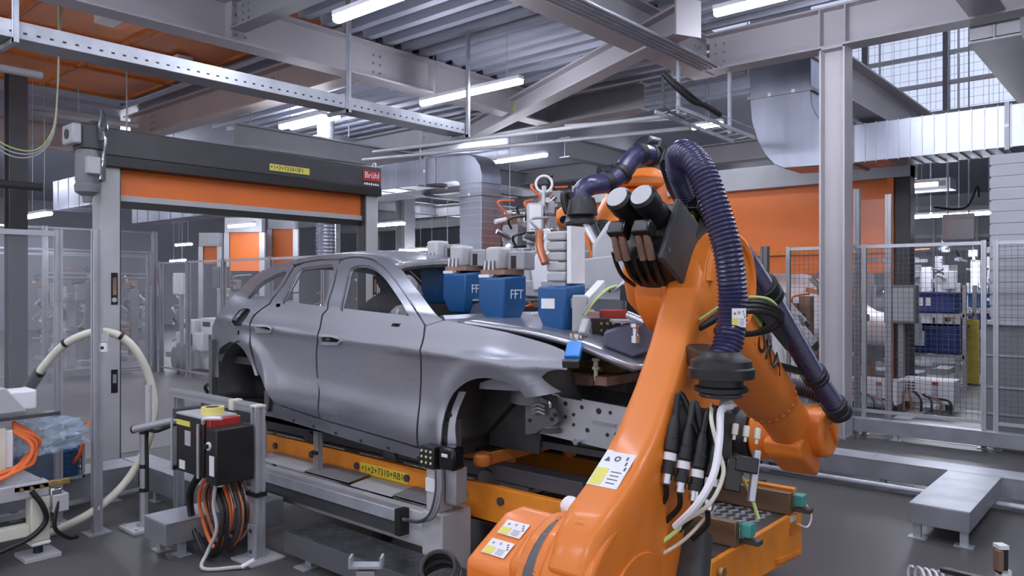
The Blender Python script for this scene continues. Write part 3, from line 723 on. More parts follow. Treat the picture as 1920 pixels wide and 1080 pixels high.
# roof skin
rt = [onside(*p) for p in RAIL_T]; rp = spline([(x, yside(x, z), z) for x, z in rt], 5)
vs = []; fs = []; NW = 16
for p in rp:
    for j in range(NW+1):
        t = j/NW; y = p.y+(2*YC-2*p.y)*t; s_ = math.sin(PI*t)
        vs.append((p.x+.10*s_*max(0, (p.x+4.6)/.9), y, p.z-.004+.05*s_**.6))
for i in range(len(rp)-1):
    for j in range(NW): a = i*(NW+1)+j; fs.append((a, a+1, a+NW+2, a+NW+1))
o = MB().add(vs, fs).build('roof', 'car', car, ang=60); s_ = o.modifiers.new('solid', 'SOLIDIFY'); s_.thickness = .03; s_.offset = -1
# header and cowl cross members, roof bows
hdr = [V(p) for p in vs[-(NW+1):]]
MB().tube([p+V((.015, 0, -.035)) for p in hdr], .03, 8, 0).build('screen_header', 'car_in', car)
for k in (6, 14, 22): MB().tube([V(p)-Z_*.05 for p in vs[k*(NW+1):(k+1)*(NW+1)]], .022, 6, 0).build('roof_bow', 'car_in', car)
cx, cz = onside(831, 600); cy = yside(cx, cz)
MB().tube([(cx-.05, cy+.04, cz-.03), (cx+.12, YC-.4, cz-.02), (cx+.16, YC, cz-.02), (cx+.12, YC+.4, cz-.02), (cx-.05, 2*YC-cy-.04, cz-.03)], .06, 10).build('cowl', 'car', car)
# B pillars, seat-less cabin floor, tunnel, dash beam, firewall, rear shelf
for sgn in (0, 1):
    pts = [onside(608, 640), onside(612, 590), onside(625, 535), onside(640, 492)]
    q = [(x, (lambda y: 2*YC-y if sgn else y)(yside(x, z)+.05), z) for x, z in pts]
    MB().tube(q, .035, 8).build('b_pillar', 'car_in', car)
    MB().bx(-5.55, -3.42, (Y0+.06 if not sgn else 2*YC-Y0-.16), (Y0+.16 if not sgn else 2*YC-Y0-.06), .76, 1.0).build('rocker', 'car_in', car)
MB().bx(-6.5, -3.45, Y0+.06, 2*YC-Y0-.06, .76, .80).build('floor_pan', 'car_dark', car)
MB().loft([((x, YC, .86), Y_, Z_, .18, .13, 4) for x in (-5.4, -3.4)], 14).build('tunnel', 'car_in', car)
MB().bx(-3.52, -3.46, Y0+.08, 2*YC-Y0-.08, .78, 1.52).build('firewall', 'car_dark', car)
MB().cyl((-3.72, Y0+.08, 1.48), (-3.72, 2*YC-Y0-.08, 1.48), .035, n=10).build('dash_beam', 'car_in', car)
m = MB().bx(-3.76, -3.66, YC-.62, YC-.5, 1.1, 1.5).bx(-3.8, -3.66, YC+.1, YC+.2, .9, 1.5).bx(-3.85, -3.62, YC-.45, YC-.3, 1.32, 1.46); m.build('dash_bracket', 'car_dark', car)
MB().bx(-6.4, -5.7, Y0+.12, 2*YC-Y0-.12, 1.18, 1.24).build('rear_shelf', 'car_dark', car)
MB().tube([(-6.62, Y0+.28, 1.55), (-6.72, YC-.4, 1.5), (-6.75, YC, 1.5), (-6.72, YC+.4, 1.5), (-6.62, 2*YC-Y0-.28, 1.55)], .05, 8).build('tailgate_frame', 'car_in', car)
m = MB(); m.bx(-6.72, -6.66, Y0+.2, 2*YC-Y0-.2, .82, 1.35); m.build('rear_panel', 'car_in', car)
# wheel houses
def wheelhouse(wx, sgn, x1=.38):
    m = MB(); ya = Y0+.03; yb = Y0+x1
    if sgn: ya, yb = 2*YC-ya, 2*YC-yb
    R = WRAD+.025; n = 18; vs = []; fs = []
    for y in (ya, yb):
        for i in range(n+1):
            a = PI*((.36 if wx > -4 else -.12)+(.76 if wx > -4 else 1.24)*i/n); vs.append((wx+R*math.cos(a), y, WZ+.02+R*math.sin(a)))
    fs = [(i, i+1, n+2+i, n+1+i) for i in range(n)]; fs.append(list(range(n+1, 2*n+2)))
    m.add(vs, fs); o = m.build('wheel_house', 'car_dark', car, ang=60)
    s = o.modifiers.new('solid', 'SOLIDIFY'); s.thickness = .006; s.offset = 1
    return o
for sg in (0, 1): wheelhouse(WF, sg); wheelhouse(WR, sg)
# front arch: light closing flange with bolt at the door side, upper bridge plate, inner details
fl_ = outline([(836, 866, 1), (831, 830), (834, 795), (841, 765), (853, 735, 1), (866, 736, 1), (852, 770), (846, 800), (848, 835), (852, 868, 1)])
panel('arch_flange', [fl_], 'car', False, .035, .01)
x, z = onside(836, 779); p = V((x, yside(x, z)+.033, z)); MB().torus(p, Y_, .012, .005, 14, 6).build('flange_bolt', 'car_dark', car)
br = outline([(874, 722, 1), (900, 714), (935, 718), (955, 730, 1), (945, 737, 1), (873, 733, 1)])
panel('arch_bridge', [br], 'car', False, .12, .008)
MB().cyl((-2.98, Y0+.372, 1.10), (-2.98, Y0+.36, 1.10), .022, n=16).build('liner_plug', 'light_grey', car)
# inner fender panel and strut area beyond the wheel house, running to the nose
MB().prism([(-3.4, .80), (-2.98, .80), (-2.96, 1.0), (-2.90, 1.24), (-2.9, 1.36), (-3.4, 1.42)], (0, Y0+.40, 0), X_, Z_, -.02).build('inner_fender', 'car_dark', car)
MB().prism([(-3.4, .80), (-2.98, .80), (-2.96, 1.0), (-2.90, 1.24), (-2.9, 1.36), (-3.4, 1.42)], (0, 2*YC-Y0-.40, 0), X_, Z_, -.02).build('inner_fender', 'car_dark', car)
# bracket arm in front of the arch
ba = [aY(u, v, 3.62) for u, v in ((985, 752), (1010, 745), (1030, 750), (1043, 770), (1048, 790), (1036, 800), (1022, 800), (1005, 812), (985, 815))]
m = MB(); n = len(ba); m.add([p for p in ba]+[p+Y_*.03 for p in ba], [list(range(n)), list(range(n, 2*n))[::-1]]+[(i, (i+1) % n, n+(i+1) % n, n+i) for i in range(n)]); m.build('nose_bracket', 'car_in', car)
for u, v in ((990, 758), (993, 788), (1033, 762), (1040, 778), (1034, 786)):
    p = aY(u, v, 3.615); MB().cyl(p, p-Y_*.004, .012, n=10).build('bracket_hole', 'black', car)
for i in range(3):
    MB().tube([aY(998, 762+7*i, 3.6), aY(1008, 758+7*i, 3.59), aY(1022, 763+7*i, 3.6)], .008, 6).build('bracket_bead', 'alu', car)
MB().tube([aY(1018, 744, 3.6), aY(1030, 752, 3.59), aY(1032, 764, 3.59)], .01, 6).build('bracket_lip', 'chrome', car)
# headlamp pocket
hp = [aY(u, v, y) for u, v, y in ((1015, 707, 3.44), (1030, 697, 3.46), (1062, 694, 3.5), (1078, 700, 3.56), (1082, 730, 3.58), (1092, 752, 3.6), (1052, 745, 3.52), (1040, 728, 3.46), (1024, 716, 3.44))]
m = MB(); n = len(hp); m.add(hp+[p+V((-.10, .10, 0)) for p in hp], [list(range(n, 2*n))[::-1]]+[(i, (i+1) % n, n+(i+1) % n, n+i) for i in range(n)]); m.build('headlamp_pocket', 'car_in', car)
# longitudinal rails with hole-punched end plates
for k in (0, 1):
    yy = 3.78 if not k else 2*YC-3.78-.12
    MB().bx(-3.4, -2.25, yy, yy+.12, 1.0, 1.14).build('front_rail', 'car_in', car)
PX, PY, PZ = -.40, -.17, .10
pl = MB().prism([(-2.62+PX, .84+PZ), (-1.95+PX, .80+PZ), (-1.93+PX, 1.06+PZ), (-2.6+PX, 1.10+PZ)], (0, 3.86+PY, 0), X_, Z_, -.02).build('end_plate', 'alu', car)
for x_, z_, r_ in ((-2.5, 1.05, .02), (-2.42, .9, .016), (-2.36, 1.04, .014), (-2.3, .98, .011), (-2.3, .92, .011), (-2.24, 1.03, .013), (-2.2, .90, .014), (-2.12, 1.02, .018), (-2.06, .89, .012), (-2.04, 1.02, .011), (-2.0, .9, .012), (-2.36, .96, .011)):
    MB().cyl((x_+PX, 3.859+PY, z_+PZ), (x_+PX, 3.857+PY, z_+PZ), r_, n=12).build('punched_hole', 'black', pl)
MB().bar((-2.16+PX, 3.858+PY, .955+PZ), (-2.0+PX, 3.858+PY, .95+PZ), .012, .02).build('plate_bead', 'chrome', pl)
MB().lathe((-2.46+PX, 3.85+PY, .86+PZ), Z_, [(0, .07), (.02, .075), (.03, .06), (.2, .045), (.22, .03)], 20).build('mount_cone', 'alu_dark', pl)
for p_ in ((-2.56+PX, 3.86+PY, 1.07+PZ), (-2.26+PX, 3.86+PY, .83+PZ)): MB().cyl(p_, V(p_)-Y_*.04, .02, n=12).build('locating_pin', 'chrome', pl)
# bumper carrier beam, radiator frame and brown engine-bay parts
MB().bx(-2.24, -2.12, 3.68, 2*YC-3.68, 1.12, 1.22).build('bumper_beam', 'car_in', car)
MB().bx(-2.5, -2.42, 3.62, 2*YC-3.62, 1.28, 1.33).build('lock_carrier', 'rust_tan', car)
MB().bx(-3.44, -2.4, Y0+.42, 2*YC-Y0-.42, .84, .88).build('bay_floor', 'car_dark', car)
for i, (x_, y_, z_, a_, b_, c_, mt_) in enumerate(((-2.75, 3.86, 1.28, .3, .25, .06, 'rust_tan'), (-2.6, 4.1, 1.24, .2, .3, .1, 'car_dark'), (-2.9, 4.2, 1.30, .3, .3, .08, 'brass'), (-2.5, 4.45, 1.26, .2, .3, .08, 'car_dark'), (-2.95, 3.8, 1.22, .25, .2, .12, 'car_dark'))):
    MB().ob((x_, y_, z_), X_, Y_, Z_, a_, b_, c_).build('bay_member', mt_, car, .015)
m = MB().lathe((-2.52, 3.66, 1.30), Z_, [(0, .012), (.06, .012), (.065, .022), (.08, .022), (.085, .014), (.11, .014), (.115, .024), (.13, .024)], 14); m.build('hood_bump_stop', 'cream', car)
for i in range(3):
    y_ = 3.95+.02*i; MB().tube([(-2.3, y_, 1.26), (-2.2, y_+.05, 1.22), (-2.12, y_+.1, 1.12), (-2.1, y_+.14, 1.0)], .012, 6).build('bay_cable', 'copper', car)
# strut domes
for y_ in (3.74, 2*YC-3.74): MB().lathe((-3.02, y_, 1.12), Z_, [(0, .17), (.2, .15), (.26, .11), (.28, .05)], 24).build('strut_dome', 'car_in', car)
# ---- hood, held slightly open above the fenders
hood_e = [aY(u, v, y) for u, v, y in ((858, 601, 3.38), (930, 611, 3.40), (1000, 623, 3.43), (1060, 638, 3.46), (1105, 654, 3.50), (1150, 675, 3.55), (1190, 692, 3.62))]
he = spline(hood_e, 4); vs = []; fs = []
fr_ = he[-1]
for k, p in enumerate(he):
    tt = k/(len(he)-1)
    for j in range(NW+1):
        t = j/NW; s_ = math.sin(PI*t)
        vs.append((p.x+.16*s_*tt**2+.10*s_*(1-tt)**3, p.y+(2*YC-2*p.y)*t, p.z+.022*s_**.7+.008*math.sin(PI*min(1, t*4 if t < .5 else (1-t)*4))))
for i in range(len(he)-1):
    for j in range(NW): a = i*(NW+1)+j; fs.append((a, a+1, a+NW+2, a+NW+1))
hd = MB().add(vs, fs).build('hood', 'car', car, ang=60); s_ = hd.modifiers.new('solid', 'SOLIDIFY'); s_.thickness = .03; s_.offset = -1
HOODV = vs
# rear suspension stand seen through the rear arch belongs to the skid below
# ================================================================ conveyor and skid under the car
cv = thing('skid_conveyor', 'long yellow orange conveyor frame with chequer plate end platform under the car', 'conveyor', (-4.5, 4.2, 0))
XE = -1.79
for y in (3.58, 4.76):
    bm_ = MB().bx(-6.45, XE, y, y+.05, .34, .58).bx(-6.45, XE, y, y+.10, .34, .36).build('side_beam', 'orange_skid', cv, .004)
    MB().bx(-6.45, -3.0, y+.05 if y < 4 else y-.2, y+.27 if y < 4 else y, .585, .60).build('slide_strip', 'charcoal', cv)
for x in (-6.2, -4.4, -2.9):
    for y in (3.64, 4.74): MB().bx(x-.06, x+.06, y-.05, y+.05, 0, .34).build('foot', 'charcoal', cv)
for x in (-5.72, -5.2, -4.62, -4.06, -3.5, -3.18, -2.62):
    MB().cyl((x, 3.58, .50), (x, 3.565, .50), .026, n=14).build('beam_bolt', 'charcoal', cv)
for x in (-5.3, -4.3, -3.35):
    MB().lathe((x, 3.66, .59), Y_, [(-.04, .07), (-.02, .075), (.02, .075), (.04, .07)], 20).build('support_roller', 'steel_dark', cv)
# beam label
pl = MB().bx(-4.58, -4.05, 3.576, 3.58, .455, .535).build('beam_label', 'yellow', cv)
text('+1+2+7310+RB1', .068, (-4.33, 3.575, .495), X_, Z_, 'ink', 'lettering', pl, .0008)
# rusty guide plates, chequer plate, end plate
for y in (3.86, 4.62):
    MB().bx(-3.0, XE+.03, y, y+.05, .452, .585).build('guide_plate', 'steel_worn', cv, .004)
dk = MB().bx(-3.25, XE, 3.62, 4.76, .425, .45).build('chequer_deck', 'steel_dark', cv)
m = MB(); n = 0
for i in range(22):
    for j in range(16):
        x = -3.2+i*.063; y = 3.94+j*.043
        s = 1 if (i+j) % 2 else -1; a = Vector((.6, .8*s, 0)).normalized()
        m.ob((x, y, .4515), a, Z_.cross(a), Z_, .05, .019, .004)
m.build('chequer_tread', 'galv', dk, stuff=True, smooth=False)
MB().prism([(3.58, .45), (3.58, .30), (3.75, .24), (3.9, .26), (4.2, .20), (4.82, .16), (4.82, .45)], (XE, 0, 0), Y_, Z_, .03).build('end_plate', 'orange_skid', cv, .006)
MB().prism([(4.4, .22), (4.78, .18), (4.78, .20), (4.4, .245)], (XE+.03, 0, 0), Y_, Z_, .012).build('end_lip', 'orange_skid', cv)
c = V((XE+.031, 4.66, .36)); MB().cyl(c, c+X_*.003, .045, n=6).build('port_hole', 'orange_rust', cv)
MB().bx(XE+.03, XE+.034, 4.62, 4.72, .405, .44).build('port_label', 'cream', cv)
MB().tube([(XE+.02, 4.86, .50), (XE+.06, 4.9, .40), (XE+.05, 4.86, .33), (XE+.04, 4.72, .38)], .006, 6).build('sensor_wire', 'white', cv)
for y in (3.86, 4.62):
    MB().bx(XE+.03, XE+.09, y+.05, y+.12, .50, .57).build('sensor', 'teal', cv, .006)
    MB().bx(XE-.10, XE+.13, y+.055, y+.12, .465, .49).build('sensor_rail', 'steel_dark', cv)
for y, z in ((3.66, .38), (3.74, .30), (3.70, .27)):
    MB().cyl((XE+.03, y, z), (XE+.06, y, z), .03, n=12).build('end_fitting', 'brass', cv)
MB().bx(-2.55, -2.1, 3.572, 3.58, .44, .56).build('valve_panel', 'charcoal', cv)
for i in range(5):
    MB().bx(-2.5+.09*i, -2.47+.09*i, 3.56, 3.572, .46, .54).build('valve_slot', 'black', cv)
MB().lathe((-2.7, 3.5, .40), Y_, [(0, .10), (.02, .11), (.06, .11), (.08, .10)], 24).build('drive_wheel', 'charcoal', cv)
m = MB().tube([(-2.95, 3.53, .36), (-2.85, 3.5, .47), (-2.72, 3.5, .50), (-2.62, 3.52, .44)], .014, 8); m.build('drive_hose', 'black', cv)
for i in range(3):
    y = 3.70+.07*i; MB().tube([(XE+.05, y, .28), (XE+.1, y+.02, .2), (XE+.04, y+.08, .13)], .008, 6).build('end_wire', ('black', 'orange_cable', 'charcoal')[i], cv)
# skid sled riding on the conveyor, dark runners + orange cross frames with locating stands
sk = thing('skid', 'sled of dark runners and orange cross frames carrying the car body', 'skid', (-4.4, 4.2, .6))
for y in (3.64, 4.62): MB().bx(-6.4, -2.6, y, y+.13, .603, .70).build('runner', 'charcoal', sk, .004)
for x in (-3.42, -5.75):
    m = MB().bx(x-.38, x-.30, 3.60, 4.80, .70, .78).bx(x+.02, x+.12, 3.60, 4.84, .70, .78).bx(x-.3, x+.02, 3.66, 3.76, .70, .76).bx(x-.3, x+.02, 4.62, 4.72, .70, .76)
    fr = m.build('cross_frame', 'orange_rust', sk, .006)
    MB().bx(x-.36, x+.10, 3.63, 4.78, .782, .79).build('top_plate', 'black', fr)
    for y in (3.78, 4.5): MB().prism([(-.1, 0), (.1, 0), (.05, -.1), (-.05, -.1)], (x+.08, y, .70), Y_, Z_, .03).build('gusset', 'orange_rust', fr)
    MB().bx(x+.12, x+.16, 4.55, 4.9, .74, .755).build('lip', 'orange_rust', fr)
MB().lathe((-3.34, 3.58, .70), Z_, [(0, .05), (.02, .06), (.06, .06), (.075, .045)], 16).build('locating_cup', 'orange_rust', sk)
MB().prism([(0, 0), (.55, .0), (.62, .03), (.64, .09), (0, .09)], (-3.28, 4.06, .80), X_, Z_, -.12).build('support_arm', 'galv', sk, .008)
MB().cyl((-2.72, 4.2, .86), (-2.72, 4.2, .80), .03, n=12).build('locating_pin', 'brass', sk)
m = MB().bx(-5.92, -5.80, 3.62, 3.74, .78, .98); m.build('rear_stand', 'orange_rust', sk, .01)
m = MB().bx(-5.75, -5.68, 3.60, 3.66, .78, 1.06); m.build('rear_finger', 'orange_rust', sk, .01)
MB().bx(-6.0, -5.6, 3.58, 3.7, .72, .785).build('rear_shoe', 'orange_rust', sk, .01)
# guard frame, cover plates and walkway along the near side
gd = thing('conveyor_guard', 'light grey sheet metal guard frame along the conveyor side', 'guard', (-4.5, 3.35, 0))
MB().bx(-5.75, -3.52, 3.28, 3.36, .20, .42).build('guard_panel', 'light_grey', gd, .006)
MB().bx(-3.52, -3.34, 3.22, 3.48, 0, .46).build('guard_post', 'light_grey', gd, .012)
for i, (x0, x1, z) in enumerate(((-5.7, -5.0, .43), (-4.98, -4.45, .44), (-4.43, -3.98, .425), (-3.96, -3.55, .44))):
    MB().prism([(3.37, z), (3.56, z+.02), (3.56, z+.027), (3.37, z+.007)], (x0, 0, 0), Y_, Z_, x1-x0).build('cover_plate', 'mid_grey' if i % 2 else 'light_grey', gd)
MB().bx(-5.75, -3.75, 3.20, 3.28, .345, .425).build('guard_channel', 'galv', gd, .004)
MB().bx(-5.75, -3.75, 3.21, 3.27, .26, .34).build('guard_groove', 'charcoal', gd)
MB().bx(-3.75, -3.70, 3.2, 3.28, .26, .425).build('channel_end', 'black', gd)
for x, y, h in ((-4.93, 3.45, .80), (-5.62, 3.40, .86)):
    r = thing('guard_upright', 'short aluminium upright standing between guard and orange beam' if x > -5 else 'short grey upright standing at the tail end of the guard', 'post', (x, y, .44))
    MB().profile((x, y, .44), (x, y, h), .05).build('profile', 'alu', r)
    MB().ob((x, y, h+.006), X_, Y_, Z_, .055, .055, .012).build('end_cap', 'alu_dark', r)
    MB().ob((x-.0, y-.03, .58), X_, Y_, Z_, .06, .02, .025).build('cable_tie', 'black', r)
# sensor column on the guard with black pin-block head
sc = thing('sensor_column', 'light grey sensor column with black terminal head at the front wheel arch', 'sensor', (-3.43, 3.3, .46))
MB().bx(-3.50, -3.38, 3.24, 3.36, .46, .72).build('column', 'light_grey', sc, .008)
MB().bx(-3.50, -3.40, 3.235, 3.24, .58, .66).build('column_label', 'white', sc)
MB().bx(-3.36, -3.27, 3.27, 3.37, .52, .74).build('column_side', 'steel_grey', sc, .006)
hb = MB().bx(-3.54, -3.41, 3.22, 3.32, .725, .86).build('terminal_block', 'black', sc, .006)
for i in range(3):
    for j in range(3): MB().cyl((-3.515+.04*i, 3.22, .76+.035*j), (-3.515+.04*i, 3.214, .76+.035*j), .008, n=8).build('terminal_pin', 'green_pale' if (i+j) % 2 else 'cream', hb)
MB().bx(-3.40, -3.26, 3.24, 3.34, .73, .87).build('reader_head', 'black_gloss', sc, .02)
MB().bx(-3.36, -3.31, 3.237, 3.24, .81, .83).build('reader_label', 'white', sc)
for i in range(3):
    MB().tube([(-3.40+.02*i, 3.23, .72), (-3.37+.02*i, 3.20, .6), (-3.39+.02*i, 3.17, .47), (-3.5, 3.18+.01*i, .40), (-3.66, 3.22, .37), (-3.74, 3.24, .36)], .011, 7).build('sensor_cable', 'mid_grey' if i else 'charcoal', sc)
wk = thing('walkway', 'dark chequer plate walkway beside the conveyor guard', 'walkway', (-4, 3.1, 0))
dk = MB().bx(-4.52, -2.3, 2.90, 3.2, .185, .20).build('deck', 'steel_dark', wk)
MB().bx(-4.52, -2.3, 2.89, 2.90, .06, .20).build('side_sheet', 'dark_grey', wk)
m = MB()
for i in range(42):
    for j in range(6):
        x = -4.48+i*.052; y = 2.93+j*.048; s = 1 if (i+j) % 2 else -1; a = Vector((.7, .7*s, 0)).normalized()
        m.ob((x, y, .201), a, Z_.cross(a), Z_, .03, .011, .004)
m.build('deck_tread', 'steel_dark', dk, stuff=True, smooth=False)
for x in (-4.3, -3.4, -2.6):
    MB().bx(x-.03, x+.03, 2.93, 2.96, 0, .185).build('leg', 'galv', wk)
    MB().bx(x-.06, x+.06, 2.86, 2.98, 0, .008).build('foot', 'galv', wk)
# ================================================================ left foreground
def tray(name, x0, x1, y0, y1, zt, label, h=.2, group=None, seams=(), feet=()):
    r = thing(name, label, 'cable duct', ((x0+x1)/2, (y0+y1)/2, 0), group)
    MB().bx(x0, x1, y0, y1, zt-h, zt-.006).build('body', 'galv_dull', r, .003)
    cuts = sorted(set(seams)); lx = (x1-x0) >= (y1-y0)
    e0, e1 = (x0, x1) if lx else (y0, y1); pts = [e0]+[c for c in cuts if e0 < c < e1]+[e1]
    for a, b in zip(pts[:-1], pts[1:]):
        m = MB().bx(a+.002, b-.002, y0-.004, y1+.004, zt-.006, zt) if lx else MB().bx(x0-.004, x1+.004, a+.002, b-.002, zt-.006, zt)
        m.build('lid', 'galv', r)
    for fx, fy in feet:
        MB().bx(fx-.025, fx+.025, fy-.02, fy+.02, 0.005, zt-h).build('foot', 'galv', r); MB().bx(fx-.06, fx+.06, fy-.045, fy+.045, 0, .006).build('foot_plate', 'galv', r)
    return r
tray('cable_duct', -7.22, -6.86, .2, 2.94, .28, 'galvanised floor cable duct running under the beige hose', seams=(1.2, 2.2), feet=((-7.04, 1.0), (-6.9, 2.0), (-6.9, 2.75)))
tray('cable_duct', -7.22, -4.98, 2.955, 3.18, .28, 'galvanised floor cable duct leading behind the black control box', seams=(-6.3,), feet=((-6.6, 2.98), (-5.4, 3.0)))
tray('cable_duct', -5.42, -5.10, 2.36, 2.94, .25, 'short stub of floor cable duct under the control box', h=.15, feet=((-5.36, 2.45), (-5.16, 2.5)))
# --- fence pair of profiles near the shutter drive
def basep(r, x, y, s=.16, t=.012):
    MB().bx(x-s/2, x+s/2, y-s/2, y+s/2, 0, t).build('base_plate', 'galv', r)
def upright(x, y, h, label, cat='post', w=.06, mt='alu', n='fence_post'):
    r = thing(n, label, cat, (x, y, 0)); MB().profile((x, y, .012), (x, y, h), w).build('profile', mt, r); basep(r, x, y, w*2.6); return r
upright(-6.08, 2.30, 2.27, 'tall slotted aluminium fence post beside the shutter drive', w=.062)
def wire(m, p, u, v, w_, h_, step=.05, r=.0018):
    u, v = V(u), V(v); n = u.cross(v); i = 0
    while i*step <= w_: a = V(p)+u*i*step; m.ob(a+v*h_/2, u, v, n, r*2, h_, r*2); i += 1
    i = 0
    while i*step <= h_: a = V(p)+v*i*step; m.ob(a+u*w_/2, u, v, n, w_, r*2, r*2); i += 1
def fence(pts, h, label, kinds, z0=.12, w=.05, step=.05, rails=(), mt='alu', endposts=True, wr=.0018):
    r = thing('safety_fence', label, 'fence', (pts[0][0], pts[0][1], 0))
    for k, p in enumerate(pts):
        if not endposts and k in (0, len(pts)-1): continue
        MB().profile((p[0], p[1], .01), (p[0], p[1], h), w).build('post', mt, r)
        MB().bx(p[0]-.06, p[0]+.06, p[1]-.06, p[1]+.06, 0, .01).build('base_plate', 'galv', r)
    for k in range(len(pts)-1):
        a = V((pts[k][0], pts[k][1], 0)); b = V((pts[k+1][0], pts[k+1][1], 0)); d = (b-a).normalized(); L_ = (b-a).length
        a2, b2 = a+d*w*.5, b-d*w*.5
        for z in (z0, h-.03)+tuple(rails): MB().bar(a2+Z_*z, b2+Z_*z, .035, .04).build('rail', mt, r)
        m = MB()
        if kinds[k] == 'mesh':
            wire(m, a2+Z_*(z0+.02), d, Z_, L_-w, h-z0-.07, step, wr); m.build('wire_mesh', 'steel_dark', r, stuff=True, smooth=False)
        elif kinds[k] == 'poly':
            m.ob((a2+b2)/2+Z_*((h+z0)/2), d, Z_, d.cross(Z_), L_-w, h-z0-.07, .005); m.build('pane', 'poly_glass', r)
    return r
fence([(-6.56, .2), (-6.56, 1.22), (-6.56, 2.2)], 2.28, 'near aluminium fence with wire mesh and clear panel left of the shutter', ['mesh', 'poly'], rails=())
# --- beige hose arc from a gun down to the floor
hp = [aD(u, v, d) for u, v, d in ((58, 722, 5.9), (85, 683, 5.86), (125, 643, 5.82), (180, 622, 5.78), (228, 632, 5.84), (262, 668, 5.92), (284, 722, 6.0), (289, 780, 6.02), (272, 842, 5.96), (235, 905, 5.84), (180, 955, 5.72), (120, 988, 5.64), (70, 1008, 5.66))]
hr = thing('supply_hose', 'thick beige supply hose arching up and down to the floor', 'hose', hp[-1])
MB().tube(hp, .030, 12, 6).build('hose', 'cream', hr)
for i in (2, 4): MB().lathe(hp[i]-(hp[i+1]-hp[i]).normalized()*.02, hp[i+1]-hp[i-1], [(0, .034), (.025, .034)], 14).build('hose_band', 'black', hr)
# gun head on the machine
q0 = aD(30, 752, 5.95); q1 = hp[0]; q2 = hp[1]; d = (q1-q0).normalized()
gn = thing('nozzle_gun', 'black and steel nozzle gun at the end of the beige hose', 'tool', q0)
MB().cyl(q0-d*.05, q1, .035, .04, 12).build('barrel', 'steel_dark', gn); MB().cyl(q1-d*.02, q1+(q2-q1).normalized()*.14, .048, .042, 14).build('grip', 'black', gn)
MB().ob(q0+d*.1-Z_*.0+X_*.05, d, frame(d)[0], frame(d)[1], .14, .07, .06).build('valve', 'galv', gn)
MB().ob(q0+d*.0+Z_*.06, d, frame(d)[0], frame(d)[1], .1, .05, .05).build('valve_cap', 'black', gn)
# hose guide box on the fence post
p = aD(194, 633, 5.72); r = thing('hose_holder', 'small grey hose holder plate on the slotted fence post', 'bracket', p)
MB().ob(p, RV, Z_, FV, .08, .07, .02).build('plate', 'light_grey', r, .004); MB().ob(p-Z_*.075, RV, Z_, FV, .055, .07, .03).build('clamp', 'white', r, .006)
MB().cyl(p-Z_*.075-FV*.015, p-Z_*.075-FV*.02, .012, n=12).build('clamp_screw', 'black', r)
# --- pole stand with cross pipe
x, y = -5.93, 2.58; r = thing('pole_stand', 'grey pole stand with a crosswise pipe and black cable straps', 'stand', (x, y, 0))
MB().bx(x-.13, x+.13, y-.13, y+.13, 0, .025).build('base_plate', 'light_grey', r, .003)
for i, j in ((-1, -1), (1, -1), (-1, 1), (1, 1)): MB().cyl((x+.1*i, y+.1*j, .025), (x+.1*i, y+.1*j, .036), .012, n=6).build('base_bolt', 'galv', r)
MB().cyl((x, y, .025), (x, y, .05), .05, n=20).build('collar', 'steel_grey', r); MB().cyl((x, y, .05), (x, y, .78), .03, n=18).build('pole', 'alu', r)
MB().cyl((x+.01, y+.03, .78), (x+.01, y+.03, 1.09), .024, n=14).build('upper_pole', 'light_grey', r)
pa, pb_ = aD(252, 805, 5.72), aD(338, 786, 5.62)
MB().cyl(pa, pb_, .028, n=18).build('cross_pipe', 'alu', r); MB().cyl(pa, pa-(pb_-pa).normalized()*.012, .03, n=18).build('pipe_cap', 'black', r)
for z in (.72, .46, .28): MB().cyl((x, y, z), (x, y, z+.03), .033, n=16).build('strap', 'black', r)
MB().tube([pb_-Z_*.02, pa.lerp(pb_, .5)-Z_*.05, (x+.06, y, .74), (x+.055, y, .5), (x+.055, y, .3)], .014, 8).build('cable', 'black', r)
# --- square post with rail carrying the control box
x, y = -4.69, 2.80; r = thing('control_stand', 'square aluminium stand post with top rail behind the black control box', 'stand', (x, y, 0))
MB().profile((x, y, .012), (x, y, 1.03), .07).build('post', 'alu', r); MB().bx(x-.13, x+.13, y-.13, y+.13, 0, .012).build('base_plate', 'light_grey', r, .002)
m = MB().bx(x-.045, x+.045, y-.05, y-.036, .012, .24); m.build('foot_bracket', 'galv', r)
for z in (.06, .2): MB().cyl((x, y-.05, z), (x, y-.062, z), .014, n=6).build('bracket_bolt', 'steel_dark', r)
MB().profile((x-1.35, y+.05, 1.0), (x-.03, y+.05, 1.0), .06).build('top_rail', 'alu', r); MB().ob((x, y, 1.035), X_, Y_, Z_, .075, .075, .012).build('end_cap', 'cream', r)
MB().ob((x-.38, y+.05, 1.0), X_, Y_, Z_, .06, .075, .075).build('rail_joint', 'cream', r)
MB().ob((x-.02, y-.0, .44), X_, Y_, Z_, .13, .085, .03).build('velcro_strap', 'black', r)
MB().profile((x-1.3, y+.08, .012), (x-1.3, y+.08, .97), .06).build('rear_post', 'alu', r)
for z in (.88, .62):
    MB().ob((x-.09, y-.02, z), X_, Y_, Z_, .14, .02, .05).build('box_bracket', 'galv', r)
